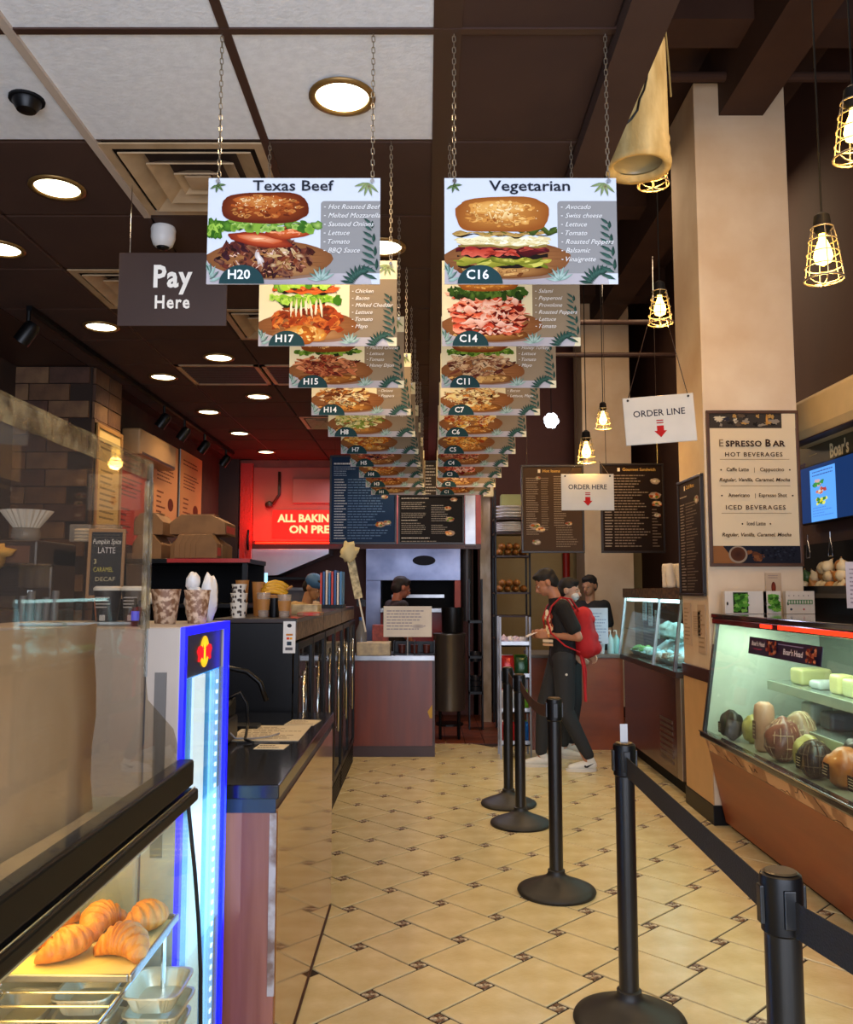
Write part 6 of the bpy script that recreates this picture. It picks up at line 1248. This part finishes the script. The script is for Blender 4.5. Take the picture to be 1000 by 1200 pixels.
# ================================================================ PEOPLE
SK = lambda c: mat('skin_'+c, c, .5)
def person(label, loc, rz, skin='A8745A', hair='14100E', shirt='101014', trousers='24262A', pose=None, cap=None, mask=None, detail=.012, shoes='D8D8D4', sleeve=.55):
    J = dict(head=(0, -.02, 1.62), tilt=8, neck=(0, .0, 1.46), chest=(0, .0, 1.30), waist=(0, .01, 1.06), hip=(0, .01, .94),
             ls=(.17, .0, 1.40), le=(.22, .02, 1.13), lw=(.18, -.14, .98), rs=(-.17, .0, 1.40), re=(-.22, .02, 1.13), rw=(-.18, -.14, .98),
             lh=(.09, .0, .92), lk=(.10, -.02, .50), la=(.10, .02, .09), rh=(-.09, .0, .92), rk=(-.10, -.02, .50), ra=(-.10, .02, .09), lhd=None, rhd=None)
    if pose: J.update(pose)
    t = thing('person', label, 'person', loc, rz); J = {k: (V(v) if isinstance(v, tuple) else v) for k, v in J.items()}
    b = MB()
    H = J['head']; T = M.Translation(H) @ M.Rotation(R(J['tilt']), 4, 'X')
    def hp(x, y, z): return T @ V((x, y, z))
    Rm = M.Rotation(R(J['tilt']), 4, 'X')
    b.ell(hp(0, .012, .025), (.076, .094, .092), 20, 14, m=Rm); b.ell(hp(0, -.03, -.035), (.056, .062, .072), 16, 12, m=Rm); b.ell(hp(0, -.062, -.078), (.028, .025, .022), 12, 8, m=Rm)
    b.ell(hp(0, -.083, .012), (.05, .018, .012), 12, 8, m=Rm)
    b.capsule(hp(0, -.088, .005), hp(0, -.11, -.03), .009, .014, 10); b.ell(hp(0, -.09, -.056), (.024, .012, .009), 10, 6, m=Rm)
    for s_ in (-1, 1): b.ell(hp(s_*.078, .01, -.008), (.011, .022, .032), 10, 8, m=Rm)
    b.capsule(hp(0, .02, -.05), J['neck'], .052, .056)
    C_ = J['chest']; Wt = J['waist']
    b.capsule(J['neck'], C_+V((0, 0, .04)), .05, .10)
    b.capsule(J['ls']-(J['ls']-C_)*.15, J['rs']-(J['rs']-C_)*.15, .062, .062)
    for s_ in (-1, 1): b.capsule(C_+V((s_*.07, 0, .03)), Wt+V((s_*.055, 0, 0)), .10, .095); b.capsule(Wt+V((s_*.055, 0, 0)), J['hip']+V((s_*.07, .01, -.01)), .095, .10)
    for q_ in 'lr':
        b.capsule(J[q_+'s'], J[q_+'e'], .050, .040); b.capsule(J[q_+'e'], J[q_+'w'], .038, .026)
        b.capsule(J[q_+'h'], J[q_+'k'], .085, .056); b.capsule(J[q_+'k'], J[q_+'a'], .054, .036)
        f = V((0, -1, 0)); b.capsule(J[q_+'a']+V((0, .03, -.04)), J[q_+'a']+V((0, -.13, -.055)), .032, .026)
        w = J[q_+'w']; d = J[q_+'hd'] if J[q_+'hd'] is not None else (w-J[q_+'e']); d = V(d).normalized(); s_ = 1 if q_ == 'l' else -1
        side = d.cross(V((0, 0, 1))); side = side.normalized() if side.length > .1 else V((1, 0, 0)); up = side.cross(d).normalized()
        # palm: thumb leaves the upper side
        for k in range(4): b.capsule(w+d*.015+up*(.012*(1.5-k))*1.1, w+d*.085+up*(.020*(1.5-k)), .014, .012, 8)
        inw = -side*s_ if (-side*s_).x*s_ < 0 else side*s_
        for k, L_ in enumerate((.072, .082, .076, .06)):
            p0 = w+d*.085+up*(.020*(1.5-k)); p1 = p0+d*L_*.5+inw*.014; p2 = p1+d*L_*.28+inw*.032
            b.capsule(p0, p1, .0095, .009, 8); b.capsule(p1, p2, .009, .0075, 8)
        p0 = w+d*.025+up*.022; p1 = p0+d*.035+up*.022+inw*.014; b.capsule(p0, p1, .012, .010, 8); b.capsule(p1, p1+d*.03+inw*.016, .010, .008, 8)
    b.build('body', SK(skin), t, remesh=min(detail, .0075), sm=3, smooth=True)
    # face parts
    for s_ in (-1, 1):
        MB().ell(hp(s_*.03, -.079, .0), (.011, .007, .006), 10, 6, m=Rm).build('eye', mat('eye_white', 'C8C0B8', .3), t, smooth=True); MB().ell(hp(s_*.03, -.085, .0), (.0045, .003, .0045), 8, 6, m=Rm).build('iris', mat('dark_iris', '1A100C', .3), t)
        MB().capsule(hp(s_*.018, -.09, .022), hp(s_*.045, -.080, .022), .004, .003, 6).build('eyebrow', mat('hair_'+hair, hair, .7), t)
    MB().capsule(hp(-.018, -.095, -.056), hp(.018, -.095, -.056), .005, .005, 8).build('mouth', mat('lip_'+skin, '8A4A40', .5), t, smooth=True)
    if mask: MB().ell(hp(0, -.058, -.045), (.058, .044, .042), 16, 12, m=Rm).build('face_mask', mat('white_mask', 'D8DCDC', .7), t, smooth=True)
    hb = MB(); hb.ell(hp(0, .022, .048), (.083, .098, .080), 20, 14, m=Rm, wob=.08); hb.ell(hp(0, .055, -.005), (.080, .064, .082), 16, 12, m=Rm, wob=.1); hb.ell(hp(0, -.03, .088), (.066, .055, .030), 14, 10, m=Rm, wob=.1)
    if cap: MB().ell(hp(0, .015, .055), (.092, .105, .082), 20, 14, m=Rm).capsule(hp(-.04, -.11, .055), hp(.04, -.11, .055), .02, .02, 8).build('cap', mat('cap_'+cap, cap, .6), t, remesh=.008, sm=4)
    hb.build('hair', mat('hair_'+hair, hair, .7, bump=.6, bscale=60), t, remesh=.009, sm=2)
    g = .014; m = MB()
    m.capsule(J['neck']+V((0, .005, -.035)), C_+V((0, 0, .04)), .062, .112)
    m.capsule(J['ls']-(J['ls']-C_)*.15, J['rs']-(J['rs']-C_)*.15, .062+g, .062+g)
    for s_ in (-1, 1): m.capsule(C_+V((s_*.07, 0, .03)), Wt+V((s_*.058, 0, 0)), .10+g, .097+g); m.capsule(Wt+V((s_*.058, 0, 0)), J['hip']+V((s_*.065, .0, -.02)), .097+g, .098+g)
    for q_ in 'lr': m.capsule(J[q_+'s'], J[q_+'s'].lerp(J[q_+'e'], sleeve+.15), .056+g, .052+g)
    m.build('shirt', mat('shirt_'+shirt, shirt, .85, bump=.3, bscale=14), t, remesh=detail*.8, sm=3)
    m = MB(); m.capsule(J['hip']+V((.06, 0, .06)), J['hip']+V((-.06, 0, .06)), .105, .105)
    for q_ in 'lr': m.capsule(J[q_+'h']+V((0, 0, .04)), J[q_+'k'], .105, .076); m.capsule(J[q_+'k'], J[q_+'a']+V((0, 0, .05)), .074, .054)
    m.build('trousers', mat('trs_'+trousers, trousers, .8, bump=.3, bscale=12), t, remesh=detail, sm=3)
    for q_ in 'lr':
        a = J[q_+'a']; lf = a.z-.09
        s = MB(); s.capsule(a+V((0, .035, -.035)), a+V((0, -.06, -.045)), .044, .040); s.capsule(a+V((0, -.06, -.045)), a+V((0, -.15, -.058)), .040, .028); s.capsule(a+V((0, .02, 0)), a+V((0, .01, .015)), .042, .044)
        so = s.build('shoe', mat('shoe_'+shoes, shoes, .5), t, remesh=.007, sm=2)
        MB().prism([(.045*cos(u_)*(1 if True else 1), -.06+.135*sin(u_)) for u_ in [2*pi*k/20 for k in range(20)]], 'z', a.z-.09, a.z-.066).build('sole', mat('white_sole', 'D8D4CC', .5), so, loc=(a.x, a.y, 0)) if True else None
        if shoes == 'D8D8D4':
            for sx in ((1,) if q_ == 'l' else ()):
                P = Print(2, .0003); P.poly([(-.035, .012), (-.022, .002), (.05, .03), (-.012, -.012), (-.034, -.012), (-.042, .0)], '1A1A22'); P.build('side_mark', so, loc=(a.x+.047, a.y+.0-.0, a.z-.04), rz=90)
    return t, J
mn_, J = person('man with red backpack in black printed t-shirt and dark trousers, looking down at a paper', (1.19, 7.72, 0), -90, skin='B07A5C', detail=.009,
    pose=dict(head=(0, -.115, 1.64), tilt=30, neck=(0, -.035, 1.515), chest=(0, .0, 1.33), waist=(0, .03, 1.07), hip=(0, .02, .95),
    ls=(.175, .01, 1.425), le=(.23, .13, 1.165), lw=(.11, -.10, 1.175), rs=(-.175, -.0, 1.425), re=(-.23, .06, 1.14), rw=(-.10, -.12, 1.17), lhd=(-.35, -1, .1), rhd=(.35, -1, .1),
    lh=(.09, .02, .93), lk=(.10, .03, .52), la=(.10, .22, .09), rh=(-.09, .02, .93), rk=(-.10, -.13, .51), ra=(-.10, -.16, .09)))
P = Print(3, .0006); rp = P.r
for k in range(26): P.blob(rp.uniform(-.035, .045), rp.uniform(-.09, .10), rp.uniform(.008, .02), rp.uniform(.012, .03), rp.choice(['E8A060', 'C8683A', 'F0D8A8', 'D8C8B8', '8A3A2A']), wob=.4)
P.blob(0, .10, .02, .03, 'F0E0C0', wob=.2); P.rect(-.05, .06, -.155, -.13, 'D8C8B0'); P.rect(-.05, .06, -.185, -.165, 'C8A080')
P.build('shirt_print', mn_, loc=(.115, -.112, 1.27), rz=45)
MB().ell((.185, .03, .84), (.006, .012, .012), 10, 6).build('pocket_badge', M_wcup, mn_)
hp_ = MB().box(-.075, .075, -.05, .05, -.002, .002, M.Rotation(R(25), 4, 'X')).build('held_paper', M_wcup, None, (.94, 7.72, 1.18), rz=-90); tag(hp_, 'small folded white paper held in the hands of the man with the backpack', 'paper')
bk_ = thing('backpack', 'bright red backpack worn by the man in the black t-shirt', 'backpack', (1.19, 7.72, 0), -90)
MRd = mat('red_nylon', 'C01820', .8, col2='A01018', scale=5, bump=.4, bscale=10)
MB().capsule((.07, .22, 1.07), (.06, .20, 1.33), .10, .085).capsule((-.07, .22, 1.07), (-.06, .20, 1.33), .10, .085).capsule((0, .24, 1.07), (0, .22, 1.34), .11, .09).capsule((-.05, .31, 1.06), (.05, .31, 1.06), .065, .065).capsule((-.05, .30, 1.16), (.05, .30, 1.16), .05, .05).build('main_bag', MRd, bk_, remesh=.012, sm=14)
MB().tube([(.12, .34, 1.115), (.0, .378, 1.11), (-.12, .34, 1.115)], .006, 6).build('zip', mat('dark_red_zip', '6A0C10', .4), bk_); MB().ell((.0, .285, 1.31), (.085, .04, .045), 14, 8).build('top_pocket', MRd, bk_, smooth=True)
for s_ in (-1, 1):
    m = MB(); pts = [V((s_*.10, .16, 1.39)), V((s_*.115, .09, 1.495)), V((s_*.12, .0, 1.512)), V((s_*.13, -.085, 1.43)), V((s_*.14, -.125, 1.32)), V((s_*.17, -.10, 1.20)), V((s_*.175, .02, 1.09)), V((s_*.13, .16, 1.03))]
    rs = []
    for k, p in enumerate(pts):
        a = pts[max(0, k-1)]; b_ = pts[min(len(pts)-1, k+1)]; tt = (b_-a).normalized(); w_ = V((1, 0, 0)); n_ = tt.cross(w_).normalized(); rs.append([p+w_*.024+n_*.006, p-w_*.024+n_*.006, p-w_*.024-n_*.006, p+w_*.024-n_*.006])
    m.rings(rs).build('shoulder_strap', MRd, bk_, bevel=.002)
m = MB(); m.tube([(.11, .17, 1.0), (.13, .19, .9), (.12, .20, .76), (.13, .205, .60)], .013, 6).build('hanging_strap', MRd, bk_)
m = MB(); m.tube([(.08, .2, .98), (.09, .22, .86), (.085, .215, .72)], .008, 6).build('hanging_strap', MRd, bk_)
person('dark haired customer with white face mask standing behind the man with the backpack', (1.36, 8.3, 0), 60, skin='C8A088', shirt='141418', mask=True, pose=dict(head=(0, -.03, 1.57)))
person('server in black shirt facing the queue behind the rear counter', (1.84, 9.65, 0), -35, skin='A87A5A', shirt='121216', pose=dict(head=(0, -.02, 1.62), tilt=10))
person('worker in a blue cap bending behind the black coolers', (-1.20, 8.5, 0), 62, skin='C0906A', hair='201814', shirt='B89A6A', cap='3A6A9A', pose=dict(head=(0, -.10, 1.60), tilt=28, neck=(0, -.02, 1.45)))
person('dark haired kitchen worker with her back half turned at the oven', (-.33, 9.45, 0), 115, skin='A06048', hair='1E1410', shirt='1E1618', pose=dict(head=(0, -.06, 1.60), tilt=18))
